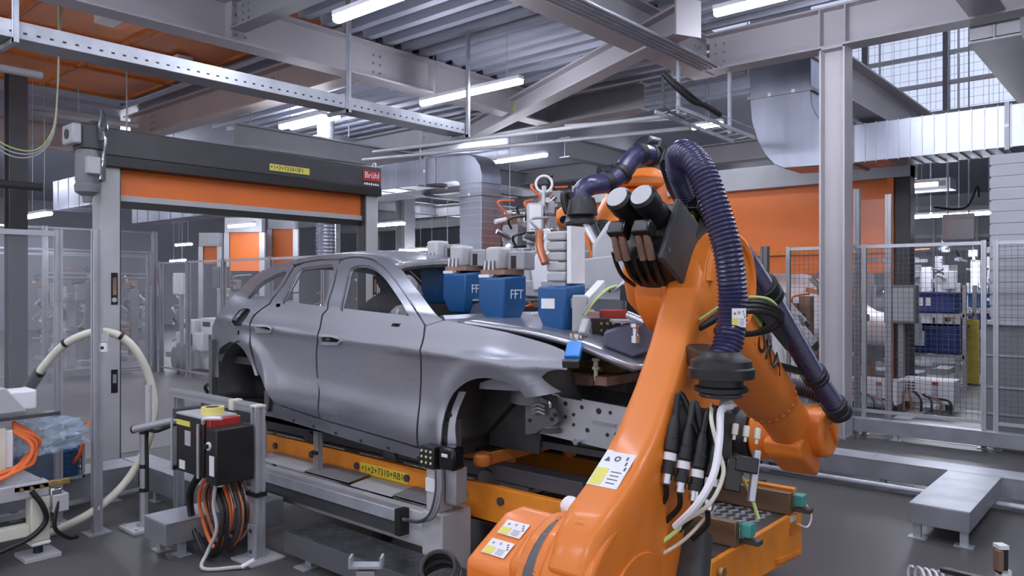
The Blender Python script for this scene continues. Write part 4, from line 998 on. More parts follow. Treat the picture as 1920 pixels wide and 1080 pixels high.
# --- control box
bx0, bx1, by0, by1, bz0, bz1 = -5.24, -4.86, 2.50, 2.74, .57, .96
r = thing('control_box', 'black control cabinet with red front part and white labels', 'control box', (-5.0, 2.6, bz0))
MB().bx(bx0, bx1, by0, by1, bz0, bz1).build('cabinet', 'black', r, .008)
MB().bx(bx0, bx1, by0, by1, bz1, bz1+.012).build('top_plate', 'light_grey', r)
MB().bx(bx1, bx1+.05, by0+.02, by1, bz0-.03, bz1-.0).build('red_section', 'red', r, .006)
fb = MB().bx(bx1+.05, bx1+.19, by0-.01, by1+.02, bz0-.02, bz1-.045).build('front_box', 'black', r, .01)
MB().cyl((bx1+.10, by0-.01, bz1-.16), (bx1+.10, by0-.02, bz1-.16), .028, n=18).build('switch_plate', 'white', fb); MB().cyl((bx1+.10, by0-.02, bz1-.16), (bx1+.10, by0-.04, bz1-.16), .015, n=14).build('switch_knob', 'black', fb)
MB().bx(bx1+.105, bx1+.165, by0-.013, by0-.01, bz0+.04, bz0+.17).build('box_label', 'white', fb)
MB().bx(bx0+.01, bx0+.20, by0-.003, by0, bz1-.07, bz1-.035).build('yellow_label', 'yellow_label', r)
MB().bx(bx0+.13, bx0+.21, by0-.003, by0, bz1-.20, bz1-.10).build('data_plate', 'light_grey', r)
MB().bx(bx0+.05, bx0+.13, by0-.003, by0, bz0+.02, bz0+.08).build('white_label', 'white', r)
MB().cyl((bx1-.06, by0, bz1-.10), (bx1-.06, by0-.012, bz1-.10), .018, n=14).build('red_button', 'red', r)
for x in (bx0-.02, bx1-.03): MB().cyl((x, by0-.02, bz0+.0), (x, by0-.02, bz1-.03), .010, n=10).build('guard_bar', 'alu', r)
MB().bx(bx0-.04, bx0, by0-.02, by1, bz0, bz0+.03).build('side_foot', 'black', r); MB().bx(bx0-.05, bx0, by0, by1, bz1-.04, bz1+.03).build('side_bracket', 'charcoal', r)
for i in range(3): MB().lathe((bx0-.01, by0+.06+.05*i, bz0+.22-.06*i), -X_, [(0, .022), (.03, .022), (.035, .014), (.07, .014)], 12).build('cable_gland', 'galv', r)
for i in range(2): MB().lathe((bx1+.09+.06*i, by0+.04, bz0), -Z_, [(0, .022), (.03, .022), (.035, .016)], 12).build('bottom_gland', 'white', r)
MB().tube([(bx1+.02, by0-.01, bz1-.02), (bx1+.08, by0-.03, bz1+.02), (bx1+.2, by0+.02, bz1+.03)], .012, 8).build('white_wire', 'white', r)
c = V((bx1-.10, by0+.12, bz1+.012)); r2 = thing('tape_roll', 'roll of pale yellow adhesive tape on the control box', 'tape roll', c)
MB().add([c+V((R_*math.cos(2*PI*i/32), R_*math.sin(2*PI*i/32), z)) for R_, z in ((.075, 0), (.075, .05), (.048, .05), (.048, 0)) for i in range(32)], [(k*32+i, k*32+(i+1) % 32, ((k+1) % 4)*32+(i+1) % 32, ((k+1) % 4)*32+i) for k in range(4) for i in range(32)]).build('roll', 'tape', r2)
MB().add([c+V((R_*math.cos(2*PI*i/32), R_*math.sin(2*PI*i/32), z)) for R_, z in ((.048, .002), (.048, .048), (.044, .048), (.044, .002)) for i in range(32)], [(k*32+i, k*32+(i+1) % 32, ((k+1) % 4)*32+(i+1) % 32, ((k+1) % 4)*32+i) for k in range(4) for i in range(32)]).build('core', 'steel_worn', r2)
# cables hanging from the control box, one loop each
cx, cy = -4.95, 2.64
for i, (mt_, w_, dz, rr) in enumerate((('black', .22, .02, .016), ('black', .25, .0, .014), ('orange_cable', .16, .05, .013), ('copper', .13, .08, .012), ('charcoal', .2, .04, .014), ('copper', .19, .03, .012), ('black', .10, .12, .012), ('rust_tan', .22, .06, .011))):
    yy = cy-.08+.03*i
    solo(MB().tube([(cx-.10+.02*i, yy, .56), (cx-.10-w_*.5, yy-.01, .4), (cx-.06-w_*.5, yy, .16+dz), (cx+.05, yy-.02, .03+dz), (cx+.14+w_*.3, yy-.01, .14+dz), (cx+.16+w_*.3, yy, .36), (cx+.1, yy, .54)], rr, 8), 'cable_loop', mt_,
         {'black': 'black cable loop', 'orange_cable': 'bright orange cable loop', 'copper': 'copper brown cable loop', 'charcoal': 'dark grey cable loop', 'rust_tan': 'dull tan cable loop'}[mt_]+' hanging under the black control box', 'cable', 'cable loops under the control box')
r = thing('cable_tube', 'pale conduit tube dropping from the control box glands', 'conduit', (cx+.13, 2.5, 0))
MB().tube([(bx1+.09, by0+.04, .54), (bx1+.08, by0+.03, .4), (bx1+.12, by0+.03, .25), (bx1+.06, by0, .1), (bx1+.12, by0-.06, .02), (bx1+.28, by0+.12, .02)], .012, 8).build('tube', 'light_grey', r)
MB().cyl((bx1+.28, by0+.12, .02), (bx1+.33, by0+.18, .06), .015, n=10).build('plug', 'white', r)
# --- machine at the far left: white frame, table rail, orange cable bundle, plastic bag
r = thing('machine_frame', 'off white steel machine frame with levelling foot and table rail', 'machine', (-5.95, 1.8, 0))
fx, fy = -5.86, 1.84
MB().bx(fx-.11, fx+.11, fy-.11, fy+.11, .0, .03).build('foot_plate', 'light_grey', r, .003)
MB().cyl((fx, fy, .03), (fx, fy, .12), .03, n=14).build('foot_screw', 'black', r); MB().bx(fx-.07, fx+.07, fy-.06, fy+.06, .09, .115).build('foot_ring', 'white', r, .01)
MB().bx(fx-.055, fx+.055, fy-.06, fy+.06, .115, .42).build('leg', 'cream', r, .01); MB().bx(fx-.06, fx+.06, .2, fy+.05, .42, .52).build('table_beam', 'light_grey', r, .006)
MB().bx(fx-.5, fx+.02, .2, fy+.02, .52, .53).build('table_plate', 'galv', r); MB().bx(fx-.04, fx+.04, .2, fy-.06, .16, .24).build('lower_beam', 'cream', r, .006)
MB().bx(fx-.04, fx+.1, fy+.06, fy+.16, .30, .42).build('junction_box', 'light_grey', r, .006)
MB().bx(fx+.02, fx+.06, fy-.16, fy+.18, .475, .51).build('manifold', 'brass', r, .003)
for i in range(5): MB().cyl((fx+.06, fy-.12+.06*i, .49), (fx+.085, fy-.12+.06*i, .49), .012, n=8).build('manifold_screw', 'brass', r)
MB().tube([(fx+.07, fy-.06, .47), (fx+.09, fy-.0, .36), (fx+.08, fy+.02, .25), (fx+.08, fy-.08, .16), (fx+.08, fy-.3, .10)], .018, 8).build('black_hose', 'black', r)
MB().tube([(fx+.06, fy+.1, .46), (fx+.09, fy+.09, .36), (fx+.1, fy+.07, .2), (fx+.06, fy+.17, .10), (fx+.02, fy+.24, .08)], .014, 8).build('black_hose', 'black', r)
MB().bx(fx+.05, fx+.09, fy+.05, fy+.12, .33, .46).build('valve', 'chrome', r, .006)
for k, (y, z1, mt_) in enumerate(((1.30, .98, 'alu'), (1.52, .96, 'light_grey'), (1.66, .88, 'cream'))):
    MB().bx(-6.06, -6.0, y-.03, y+.03, .53, z1).build('upright', mt_, r, .004)
MB().bx(-6.08, -5.98, 1.0, 2.02, .93, .955).build('cross_bar', 'steel_dark', r)
MB().bx(-6.12, -6.02, 1.64, 1.74, .60, .86).build('white_module', 'white', r, .008)
MB().bx(-6.25, -6.1, 1.2, 1.5, .96, 1.12).build('grey_module', 'slate_pad', r, .01)
MB().bx(-6.42, -6.22, 1.6, 1.95, .95, 1.10).build('white_hopper', 'white', r, .02)
MB().prism([(1.5, .96), (1.85, .96), (1.72, 1.14), (1.6, 1.14)], (-6.3, 0, 0), Y_, Z_, .2).build('white_gusset', 'light_grey', r, .01)
for i in range(5):
    y0_ = 1.10+.0*i
    solo(MB().tube([(-5.98+.02*(i*2 % 5), 1.10, .76-.035*i), (-5.96+.025*(i*3 % 5), 1.36, .61-.018*i+.02*(i % 2)), (-5.95+.025*(i*2 % 5), 1.58+.02*i, .56+.01*(i*3 % 5)), (-5.95-.02*(i*2 % 5), 1.78+.02*i, .62+.02*(i % 3)), (-5.98-.02*i, 1.84+.015*(i*2 % 5), .74+.012*i), (-6.03, 1.74, .85+.014*i)], .014, 8),
         'power_cable', 'orange_cable', 'bright orange power cable bundled on the machine table', 'cable', 'orange power cables on the machine table')
# crumpled film bag
bm = bmesh.new(); bmesh.ops.create_icosphere(bm, subdivisions=4, radius=1)
rnd = random.Random(3)
for v in bm.verts:
    n_ = v.co.copy(); k = 1+.16*math.sin(7*n_.x+3*n_.y)*math.cos(6*n_.z-2*n_.y)+.10*math.sin(15*n_.y+9*n_.z)+.05*rnd.uniform(-1, 1)
    v.co = V((n_.x*.16*k, n_.y*.30*k, max(-.1, n_.z*.14*k)))+V((-6.22, 2.0, .74))
me = bpy.data.meshes.new('film_bag'); bm.to_mesh(me); bm.free(); me.materials.append(MATS['bag_plastic'])
tag(link('film_bag', me), 'crumpled clear plastic film bag lying by the orange cables', 'bag')
r = thing('parts_crate', 'dark wire mesh crate standing on the floor cable duct', 'crate', (-6.9, 2.0, .28))
m = MB(); wire(m, (-6.75, 1.7, .30), Y_, Z_, .75, .42, .045, .003); m.build('wire_mesh', 'steel_dark', r, stuff=True, smooth=False)
m = MB(); wire(m, (-6.75, 2.45, .30), -X_, Z_, .4, .42, .045, .003); m.build('wire_mesh', 'steel_dark', r, stuff=True, smooth=False)
for p_ in ((-6.75, 1.7), (-6.75, 2.45), (-7.15, 2.45), (-7.15, 1.7)): MB().bx(p_[0]-.01, p_[0]+.01, p_[1]-.01, p_[1]+.01, .281, .73).build('corner_bar', 'galv', r)
MB().bx(-7.12, -6.78, 1.72, 2.43, .29, .52).build('liner', 'blue', r, .02)
MB().bx(-6.78, -6.74, 1.68, 2.47, .281, .30).build('bottom_rail', 'galv', r)
r = solo(MB().tube([aD(168, 790, 6.3), aD(158, 820, 6.2), aD(150, 850, 6.2), aD(136, 870, 6.25)], .016, 8), 'peach_hose', 'orange_cable', 'short peach hose beside the mesh crate', 'hose')
# stray bits at the lower edge: bracket, cable coil, screw
r = thing('u_bracket', 'small grey u shaped steel bracket beside the walkway', 'bracket', (-2.9, 2.45, 0))
c = aD(687, 1060, 3.7); u = RV
MB().ob(c-Z_*.20, RV, Z_, FV, .09, .36, .06).build('stem', 'steel_grey', r, .004); MB().ob(c, RV, Z_, FV, .16, .012, .07).build('plate', 'galv', r)
for k in (-1, 1): MB().ob(c+RV*.075*k+Z_*.02, RV, Z_, FV, .012, .05, .07).build('ear', 'galv', r)
MB().bx(c.x-.12, c.x+.12, c.y-.12, c.y+.12, .0, c.z-.38).build('pedestal', 'charcoal', r, .01)
cc_ = aD(822, 1075, 3.3)
for i in range(4):
    solo(MB().torus(cc_+V((0, 0, -.02*i+.02)), (.3-.1*i, -.4, .5+.1*i), .075+.010*i, .013, 32, 8), 'cable_coil', 'black' if i != 2 else 'charcoal', 'coiled black cable beside the robot turntable', 'cable', 'coiled cables by the turntable')
# ================================================================ shutter door at the cell entrance
r = thing('shutter_door', 'rolling shutter gate with dark header and orange curtain behind the car', 'door', (-8.42, 4.9, 0))
MB().bx(-8.58, -8.22, 3.16, 6.78, 3.18, 3.46).build('header', 'charcoal', r, .01)
MB().bx(-8.575, -8.215, 3.16, 6.78, 3.07, 3.18).build('header_lip', 'black', r, .004)
MB().bx(-8.42, -8.40, 3.36, 6.62, 2.80, 3.07).build('curtain', 'orange_door', r)
MB().bx(-8.44, -8.37, 3.36, 6.62, 2.735, 2.80).build('bottom_bar', 'light_grey', r, .004); MB().bx(-8.43, -8.38, 3.36, 6.62, 2.665, 2.735).build('rubber_seal', 'black', r)
for y in (3.17, 6.58):
    p = MB().bx(-8.50, -8.28, y, y+.19, 0, 3.07).build('guide_post', 'light_grey', r, .006)
    MB().bx(-8.47, -8.31, y+.185 if y < 4 else y-.015, y+.21 if y < 4 else y+.005, 0, 3.07).build('guide_slot', 'charcoal', p)
    for z0, z1 in ((1.65, 1.98), (.74, .98)):
        MB().bx(-8.285, -8.275, y+.10, y+.165, z0, z1).build('handle_recess', 'black', p)
        MB().bx(-8.276, -8.270, y+.115, y+.15, z0+.1, z1-.05).build('handle_bar', 'rust_tan' if z0 > 1 else 'alu', p)
    MB().cyl((-8.275, y+.13, 1.70), (-8.268, y+.13, 1.70), .025, n=16).build('lock', 'light_grey', p)
s = MB().bx(-8.219, -8.213, 5.06, 5.62, 3.235, 3.315).build('header_label', 'yellow_label', r); text('+1+2+7310+SF1', .07, (-8.212, 5.30, 3.275), Y_, Z_, 'ink', 'lettering', s, .0008)
s = MB().bx(-8.219, -8.213, 6.46, 6.76, 3.26, 3.40).build('brand_plate', 'red', r); text('Brühl', .115, (-8.212, 6.61, 3.335), Y_, Z_, 'ink_white', 'lettering', s, .0008)
for k in range(7): MB().bx(-8.215, -8.212, 6.48+.037*k, 6.505+.037*k, 3.205, 3.228+.006*(k % 2)).build('worn_print', 'ink_white', r)
MB().torus((-8.3, 6.72, 3.49), Y_, .035, .01, 18, 6).build('lifting_eye', 'white', r)
# drive unit hanging at the header end
d = thing('shutter_drive', 'grey gear motor drive on the end of the shutter header', 'motor', (-8.25, 3.0, 2.7))
MB().bx(-8.36, -8.12, 2.93, 3.155, 3.20, 3.46).build('gearbox', 'charcoal', d, .02); MB().bx(-8.38, -8.10, 2.84, 2.93, 3.24, 3.44).build('end_cover', 'light_grey', d, .02)
MB().cyl((-8.24, 2.83, 3.34), (-8.24, 2.845, 3.34), .05, n=20).build('cover_ring', 'charcoal', d)
MB().lathe((-8.22, 3.02, 3.2), -Z_, [(0, .10), (.05, .11), (.30, .11), (.33, .10), (.36, .12), (.42, .11), (.46, .05), (.52, .04)], 22).build('motor', 'mid_grey', d)
MB().bx(-8.12, -8.04, 2.96, 3.08, 2.95, 3.12).build('terminal_box', 'light_grey', d, .01); MB().tube([(-8.1, 3.1, 3.45), (-8.06, 3.13, 3.3), (-8.1, 3.12, 3.1), (-8.06, 3.08, 2.9)], .018, 8).build('drive_cable', 'chrome', d)
m = MB().loft([((-8.15, 3.13, 3.3), X_, Y_, .05, .04, 2), ((-8.12, 3.12, 3.42), X_, Y_, .08, .05, 2.4), ((-8.15, 3.14, 3.55), X_, Y_, .05, .03, 2), ((-8.15, 3.13, 3.62), X_, Y_, .01, .01, 2)], 12); m.build('foil_wrap', 'chrome', d)
MB().bx(-8.30, -8.18, 3.05, 3.16, 3.46, 3.5).build('drive_bracket', 'charcoal', d); MB().bx(-8.32, -8.14, 3.08, 3.165, 2.9, 3.2).build('mount_plate', 'dark_grey', d)
# dark pipes at the left column
for z, mt_ in ((2.95, 'charcoal'), (4.2, 'steel_grey')):
    solo(MB().cyl((-9.6, -.4, z), (-9.6, 3.05, z), .045, n=12), 'pipe', mt_, 'dark brown pipe running to the shutter drive' if z < 3.5 else 'grey pipe high behind the shutter drive', 'pipe')
# ================================================================ cable trays
def cable_tray(p, q, w_, h_, label, posts=(), holes=True, ztop=5.3):
    p, q = V(p), V(q); r = thing('cable_tray', label, 'cable tray', p); d = (q-p).normalized(); a = Z_.cross(d); L_ = (q-p).length; c = (p+q)/2
    MB().ob(c, a, Z_, d, w_, .004, L_).build('bottom', 'galv_dull', r)
    for k in (-1, 1):
        s = MB().ob(c+a*k*w_/2+Z_*h_/2, a, Z_, d, .004, h_, L_).ob(c+a*k*(w_/2-.012)+Z_*h_, a, Z_, d, .025, .004, L_).build('side_rail', 'galv', r)
        if holes:
            m = MB(); t = .08
            while t < L_:
                for z in (.35,): m.ob(p+d*t+a*k*(w_/2+.0025)+Z_*h_*z, a, Z_, d, .002, .016, .03)
                t += .10
            m.build('slot_row', 'black', r, stuff=True, smooth=False)
    for t in posts:
        for k in ((1,) if True else (1, -1)):
            MB().chan(p+d*t-a*(w_/2+.03)*k-Z_*.05, p+d*t-a*(w_/2+.03)*k+Z_*(ztop-p.z), .05, .04, up=d).build('hanger', 'galv', r)
            MB().ob(p+d*t-Z_*.03, a, Z_, d, w_+.12, .04, .04).build('bracket_arm', 'galv', r)
    return r
cable_tray((-7.4, .6, 3.9), (-7.4, 7.5, 3.9), .3, .14, 'long perforated cable tray crossing above the shutter door', (1.5, 4.87, 6.85))
r = thing('loop_cables', 'thin pale cables hanging in a loop beside the dark column', 'cable', aD(60, 270, 9))
for i in range(3):
    MB().tube([V((aD(110, 100, 9).x, aD(110, 100, 9).y+.03*i, 5.62)), aD(110, 100+i*3, 9), aD(108, 170, 9), aD(100, 240+6*i, 9), aD(70, 280+5*i, 9), aD(20, 276+8*i, 9), aD(-40, 240+6*i, 9)], .009, 6).build('cable', 'light_grey' if i else 'green_pale', r)
# ladder baskets near the column
def ladder(p, q, w_, label, n):
    p, q = V(p), V(q); r = thing('wire_basket_tray', label, 'cable tray', p); d = (q-p).normalized(); a = Z_.cross(d)
    for k in (-1, 1):
        MB().bar(p+a*k*w_/2, q+a*k*w_/2, .02, .05).build('side_rail', 'galv', r); MB().bar(p+a*k*w_/2+Z_*.12, q+a*k*w_/2+Z_*.12, .008, .008).build('upper_wire', 'galv', r)
    for i in range(n):
        c = p.lerp(q, (i+.5)/n); MB().bar(c-a*w_/2, c+a*w_/2, .012, .012).build('rung', 'galv', r)
    return r
def hang(r, p, z1):
    MB().bar(V(p), V((p[0], p[1], z1)), .04, .04).build('hanger', 'galv', r)
a, b = aD(1248, 205, 9.6), aD(1395, 262, 10.6)
r = ladder(a, b, .35, 'wire basket tray hanging above the second robot', 9); hang(r, a.lerp(b, .15), 5.3); hang(r, a.lerp(b, .8), 5.3)
a, b = aD(1262, 150, 10.8), aD(1400, 118, 10.6)
r = ladder(a, b, .3, 'ladder tray fixed just under the white girder', 7); hang(r, a, 5.4); hang(r, b, 4.75)
p0_, p1_, p2_, p3_, p4_ = aD(1243, 138, 9.4), aD(1270, 165, 9.4), aD(1300, 190, 9.5), aD(1322, 198, 9.6), aD(1350, 215, 9.8)
r = thing('cable_bundle', 'thick black cable bundle sagging from the girder to the basket tray', 'cable', p0_)
MB().tube([p0_, p1_, p2_, p3_, p4_], .035, 10).build('thick_cable', 'black', r); MB().tube([p0_, aD(1243, 175, 9.4), aD(1250, 205, 9.4), aD(1285, 222, 9.5)], .016, 8).build('thin_cable', 'charcoal', r)
MB().tube([p0_+V((0, 0, .02)), p1_+V((.03, 0, .03)), p2_+V((.03, 0, .03)), p3_], .02, 8).build('thin_cable', 'black', r)
# thin service pipes below the deck
for k, (u0, v0, u1, v1, d0, d1, rr) in enumerate(((700, 285, 1290, 213, 14.5, 9.8, .03), (680, 300, 1295, 240, 15, 10.2, .03), (62, 210, 260, 236, 13.2, 14, .05), (1060, 236, 1270, 222, 12, 10.5, .025))):
    solo(MB().cyl(aD(u0, v0, d0), aD(u1, v1, d1), rr, n=10), 'service_pipe', 'light_grey', ('pale service pipe passing above the silver duct bend', 'second pale service pipe just below the first one', 'pale pipe below the orange overhead panels', 'short pale pipe under the free ended beam')[k], 'pipe')
# ================================================================ ducts
def rect_duct(name, x0, x1, y0, y1, z0, z1, label, axis, step, flanges=()):
    r = thing(name, label, 'duct', ((x0+x1)/2, (y0+y1)/2, z0)); MB().bx(x0, x1, y0, y1, z0, z1).build('body', 'duct', r, .006)
    lo, hi = {'x': (x0, x1), 'y': (y0, y1), 'z': (z0, z1)}[axis]; t = lo+step*.5; q = .008
    while t < hi:
        B = [x0-q, x1+q, y0-q, y1+q, z0-q, z1+q]; i = 'xyz'.index(axis); B[2*i] = t; B[2*i+1] = t+.012
        MB().bx(*B).build('seam', 'galv', r); t += step
    for t in flanges:
        q = .03; B = [x0-q, x1+q, y0-q, y1+q, z0-q, z1+q]; i = 'xyz'.index(axis); B[2*i] = t; B[2*i+1] = t+.05
        MB().bx(*B).build('flange', 'galv_dull', r)
        c = [(x0+x1)/2, y0-.035, (z0+z1)/2]; c[i] = t+.025
        MB().ob(c, X_, Y_, Z_, .05, .02, .05).build('clip', 'white', r)
    return r
rect_duct('duct_riser', -9.5, -8.98, 9.6, 10.1, .0, 3.62, 'upright silver duct standing behind the blue tool housings', 'z', .12, (3.4,))
o = thing('duct_bend', 'curved silver duct bend on top of the upright duct', 'duct', (-9.2, 9.85, 3.62))
pr = [(-8.97, 3.62), (-8.97, 3.75), (-9.02, 3.92), (-9.14, 4.06), (-9.32, 4.15), (-9.55, 4.18), (-10.1, 4.18), (-10.1, 3.7), (-9.6, 3.7), (-9.51, 3.66), (-9.51, 3.62)]
MB().prism(pr, (0, 9.6, 0), X_, Z_, -.5).build('bend', 'duct', o); 
rect_duct('duct_run', -17.5, -10.12, 9.6, 10.1, 3.7, 4.18, 'long silver duct running off to the left behind the shutter header', 'x', .6, (-10.4, -12.5))
for x in (-10.8, -13): MB().cyl((x, 9.85, 4.18), (x, 9.85, 5.285), .01, n=6).build('rod', 'galv', o)
dr = rect_duct('duct_run', -3.38, 5.0, 11.0, 11.7, 3.53, 4.05, 'ribbed silver duct running past the right of the white column', 'x', .14, (-3.36, -1.55, -1.0))
for k, zt_ in ((-3.13, 4.124),): MB().cyl((k, 11.35, 4.05), (k, 11.35, zt_), .012, n=6).build('rod', 'galv', dr)
o = thing('duct_bend', 'large silver duct bend coming down beside the white column', 'duct', (-4.3, 11.3, 3.53))
def bend(z_, xo, xi): return (xo, z_)
out = [(-4.79, 9.98), (-4.79, 4.62), (-4.76, 4.3), (-4.68, 4.02), (-4.56, 3.78), (-4.42, 3.62), (-4.28, 3.55), (-3.42, 3.53)]; inn = [(-3.42, 4.05), (-3.62, 4.09), (-3.78, 4.2), (-3.87, 4.4), (-3.89, 4.62), (-3.89, 9.98)]
MB().prism(out+inn, (0, 11.0, 0), X_, Z_, -.7).build('bend', 'duct', o, .01)
for z in (4.62, 5.1): MB().bx(-4.82, -3.86, 10.97, 11.73, z, z+.045).build('flange', 'galv_dull', o)
for x in (-4.5, -4.15):
    for z in (4.64, 5.12): MB().bx(x, x+.05, 10.955, 10.97, z-.02, z+.03).build('clip', 'white', o)
p = aD(611, 438, 15.5); r = thing('flexible_duct', 'silver ribbed flexible duct hanging behind the rear of the car', 'duct', p)
MB().corr([p-Z_*.55, p-Z_*.2, p+Z_*.2, p+Z_*.5], .2, .05, .07, 18, 4).build('flex', 'duct', r, ang=80)
MB().cyl(p+Z_*.5, (p.x, p.y, 5.3), .17, n=18).build('collar', 'galv_dull', r)
p = aD(150, 360, 13.5); dr = rect_duct('duct_run', p.x-1.3, p.x+2.2, p.y, p.y+.6, p.z-.25, p.z+.3, 'panelled silver duct behind the shutter drive', 'x', .5)
for k in (-.9, 1.2): MB().cyl((p.x+k, p.y+.3, p.z+.3), (p.x+k, p.y+.3, 5.62), .012, n=6).build('rod', 'galv', dr)
p = aD(330, 400, 15); dr = rect_duct('duct_run', p.x-2, p.x+2.6, p.y, p.y+.5, p.z-.1, p.z+.3, 'flat silver duct seen through the shutter opening', 'x', .5)
for k in (-1.0, 2.0): MB().cyl((p.x+k, 7.48, p.z+.3), (p.x+k, 7.48, 5.297), .012, n=6).build('rod', 'galv', dr)
p = aD(560, 300, 16); rect_duct('duct_drum', p.x-.9, p.x+.9, p.y, p.y+.8, p.z-.15, p.z+.45, 'short grey duct drum above the shutter header', 'x', .45)
# ================================================================ overhead orange panels left
r = thing('overhead_panels', 'glossy orange overhead panels in a frame at the high left', 'panel', (-12.6, 4.5, 5.62))
for i in range(4):
    for j in range(3):
        x0 = -16.0+i*1.8; y0 = 2.0+j*1.6; MB().bx(x0+.02, x0+1.74, y0+.02, y0+1.56, 5.62, 5.65).build('panel', 'orange_glass', r)
for i in range(5): MB().bx(-16.04+i*1.8, -15.98+i*1.8, 2.0, 6.6, 5.58, 5.66).build('frame_bar', 'orange_rust', r)
for j in range(4): MB().bx(-16.0, -8.8, 1.97+j*1.53, 2.02+j*1.53, 5.58, 5.66).build('frame_bar', 'orange_rust', r)
for x, y in ((-11.2, 4.2), (-12.6, 5.8)): tag(MB().bx(x, x+.5, y, y+.25, 5.45, 5.57).build('reflection_box', 'white'), 'small white box added as a reflection under the orange overhead panels', 'box', 'reflection boxes under the orange panels')  # added white boxes stand in for pale reflections on the glossy panels
# upper hall plain grey wall behind the panels
struct(MB().bx(-17.2, -17.0, -4, 6.9, 4.95, 9.9), 'wall_upper', 'wall_panel')
# ================================================================ fences and background, left
fence([(-16.5, 3.2), (-16.5, 5.3), (-16.5, 7.4)], 3.0, 'tall clear panel fence standing far behind the shutter', ['poly', 'poly'], rails=(2.45, 2.55), w=.09)
fence([(-16.3, 7.45), (-15.0, 7.4), (-13.6, 7.4), (-12.0, 7.4), (-10.4, 7.4), (-9.0, 7.4)], 2.35, 'low clear panel fence behind the rear of the car', ['poly']*5, w=.08)
a = aZ(85, 720, 0); fence([(a.x, a.y), (a.x, a.y+1.9)], 2.5, 'clear panel fence between dark column and shutter drive', ['poly'], rails=(2.0, 2.08), w=.08)
fence([(-9.0, 7.4), (-7.9, 7.4)], 2.3, 'short clear fence bay behind the car roof', ['poly'], w=.07)
# white machine cabinets behind the low fence
for i, (u, v, h_) in enumerate(((300, 697, 1.1), (335, 700, 1.15), (372, 703, 1.15))):
    p = aZ(u, v, 0)+V((.25, .5, 0)); r = thing('control_cabinet', ('white machine cabinet next to the tall fence corner', 'white machine cabinet in the middle of three', 'white machine cabinet closest to the car tail')[i], 'cabinet', p)
    MB().bx(p.x-.3, p.x+.25, p.y, p.y+.5, .05, h_).build('body', 'white', r, .02); MB().bx(p.x-.2, p.x+.15, p.y-.2, p.y+.0, .45, .85).build('hopper', 'white', r, .04)
    MB().bx(p.x-.18, p.x+.12, p.y-.012, p.y, h_-.18, h_-.08).build('display', 'black', r); MB().bx(p.x+.1, p.x+.18, p.y-.05, p.y, .55, .8).build('handle', 'charcoal', r)
    for k in (-.22, .18): MB().cyl((p.x+k, p.y+.1, 0), (p.x+k, p.y+.1, .05), .04, n=10).build('foot', 'charcoal', r)
# round machine end + wall box on fence
p = aD(368, 675, 16.4); solo(MB().lathe((p.x, 7.72, .32), (-.2, -1, 0), [(0, .3), (.1, .32), (.14, .24), (.2, .24)], 24), 'blower_drum', 'mid_grey', 'round grey blower drum in front of the white cabinets', 'blower')
for u, v, mt_, lab in ((341, 532, 'white', 'white switch box on the fence beside the signal lamp'), (415, 520, 'mid_grey', 'grey switch box behind the low fence')):
    p = aD(u, v, 16.0); r = thing('switch_box', lab, 'box', p); MB().ob(p, X_, Y_, Z_, .4, .2, .45).build('housing', mt_, r, .02); MB().ob(p-Y_*.105-X_*.02, X_, Y_, Z_, .3, .01, .35).build('lid', mt_, r)
    MB().bar(p-Z_*.2, V((p.x, p.y, 0)), .06, .06).build('stand', 'alu', r)
p = aD(290, 530, 18); r = thing('signal_lamp', 'small lit amber signal lamp on a pole behind the fence', 'lamp', (p.x, p.y, 0))
MB().cyl((p.x, p.y, 0), (p.x, p.y, p.z-.1), .03, n=10).build('pole', 'alu', r); MB().cyl((p.x, p.y, p.z-.1), (p.x, p.y, p.z+.02), .05, n=12).build('lens', 'lamp_amber', r); MB().lathe((p.x, p.y, p.z+.02), Z_, [(0, .16), (.3, .13), (.34, .06)], 12).build('cap', 'red', r)
# orange door leaves far behind
for i, (u0, u1, v0, v1, D_) in enumerate(((383, 408, 462, 495, 23), (432, 487, 436, 508, 21), (512, 550, 430, 500, 22))):
    a = aD(u0, v1, D_); b = aD(u1, v0, D_); r = thing('fast_door', ('small far orange door leaf', 'wide orange door leaf behind the car tail', 'orange door leaf beside the flexible duct')[i]+' under grey header', 'door', (a.x, a.y, 0))
    d = (V((b.x, b.y, 0))-V((a.x, a.y, 0))); L_ = d.length; d.normalize(); c = V(((a.x+b.x)/2, (a.y+b.y)/2, 0)); n_ = d.cross(Z_)
    MB().ob(c+Z_*(a.z+b.z)/2, d, Z_, n_, L_, b.z-a.z, .05).build('leaf', 'orange_door', r); MB().ob(c+Z_*(b.z+.2), d, Z_, n_, L_+.2, .4, .3).build('header', 'light_grey', r)
    for k in (-1, 1): MB().ob(c+d*k*(L_/2+.08)+Z_*(b.z/2), d, Z_, n_, .14, b.z, .14).build('post', 'alu', r)
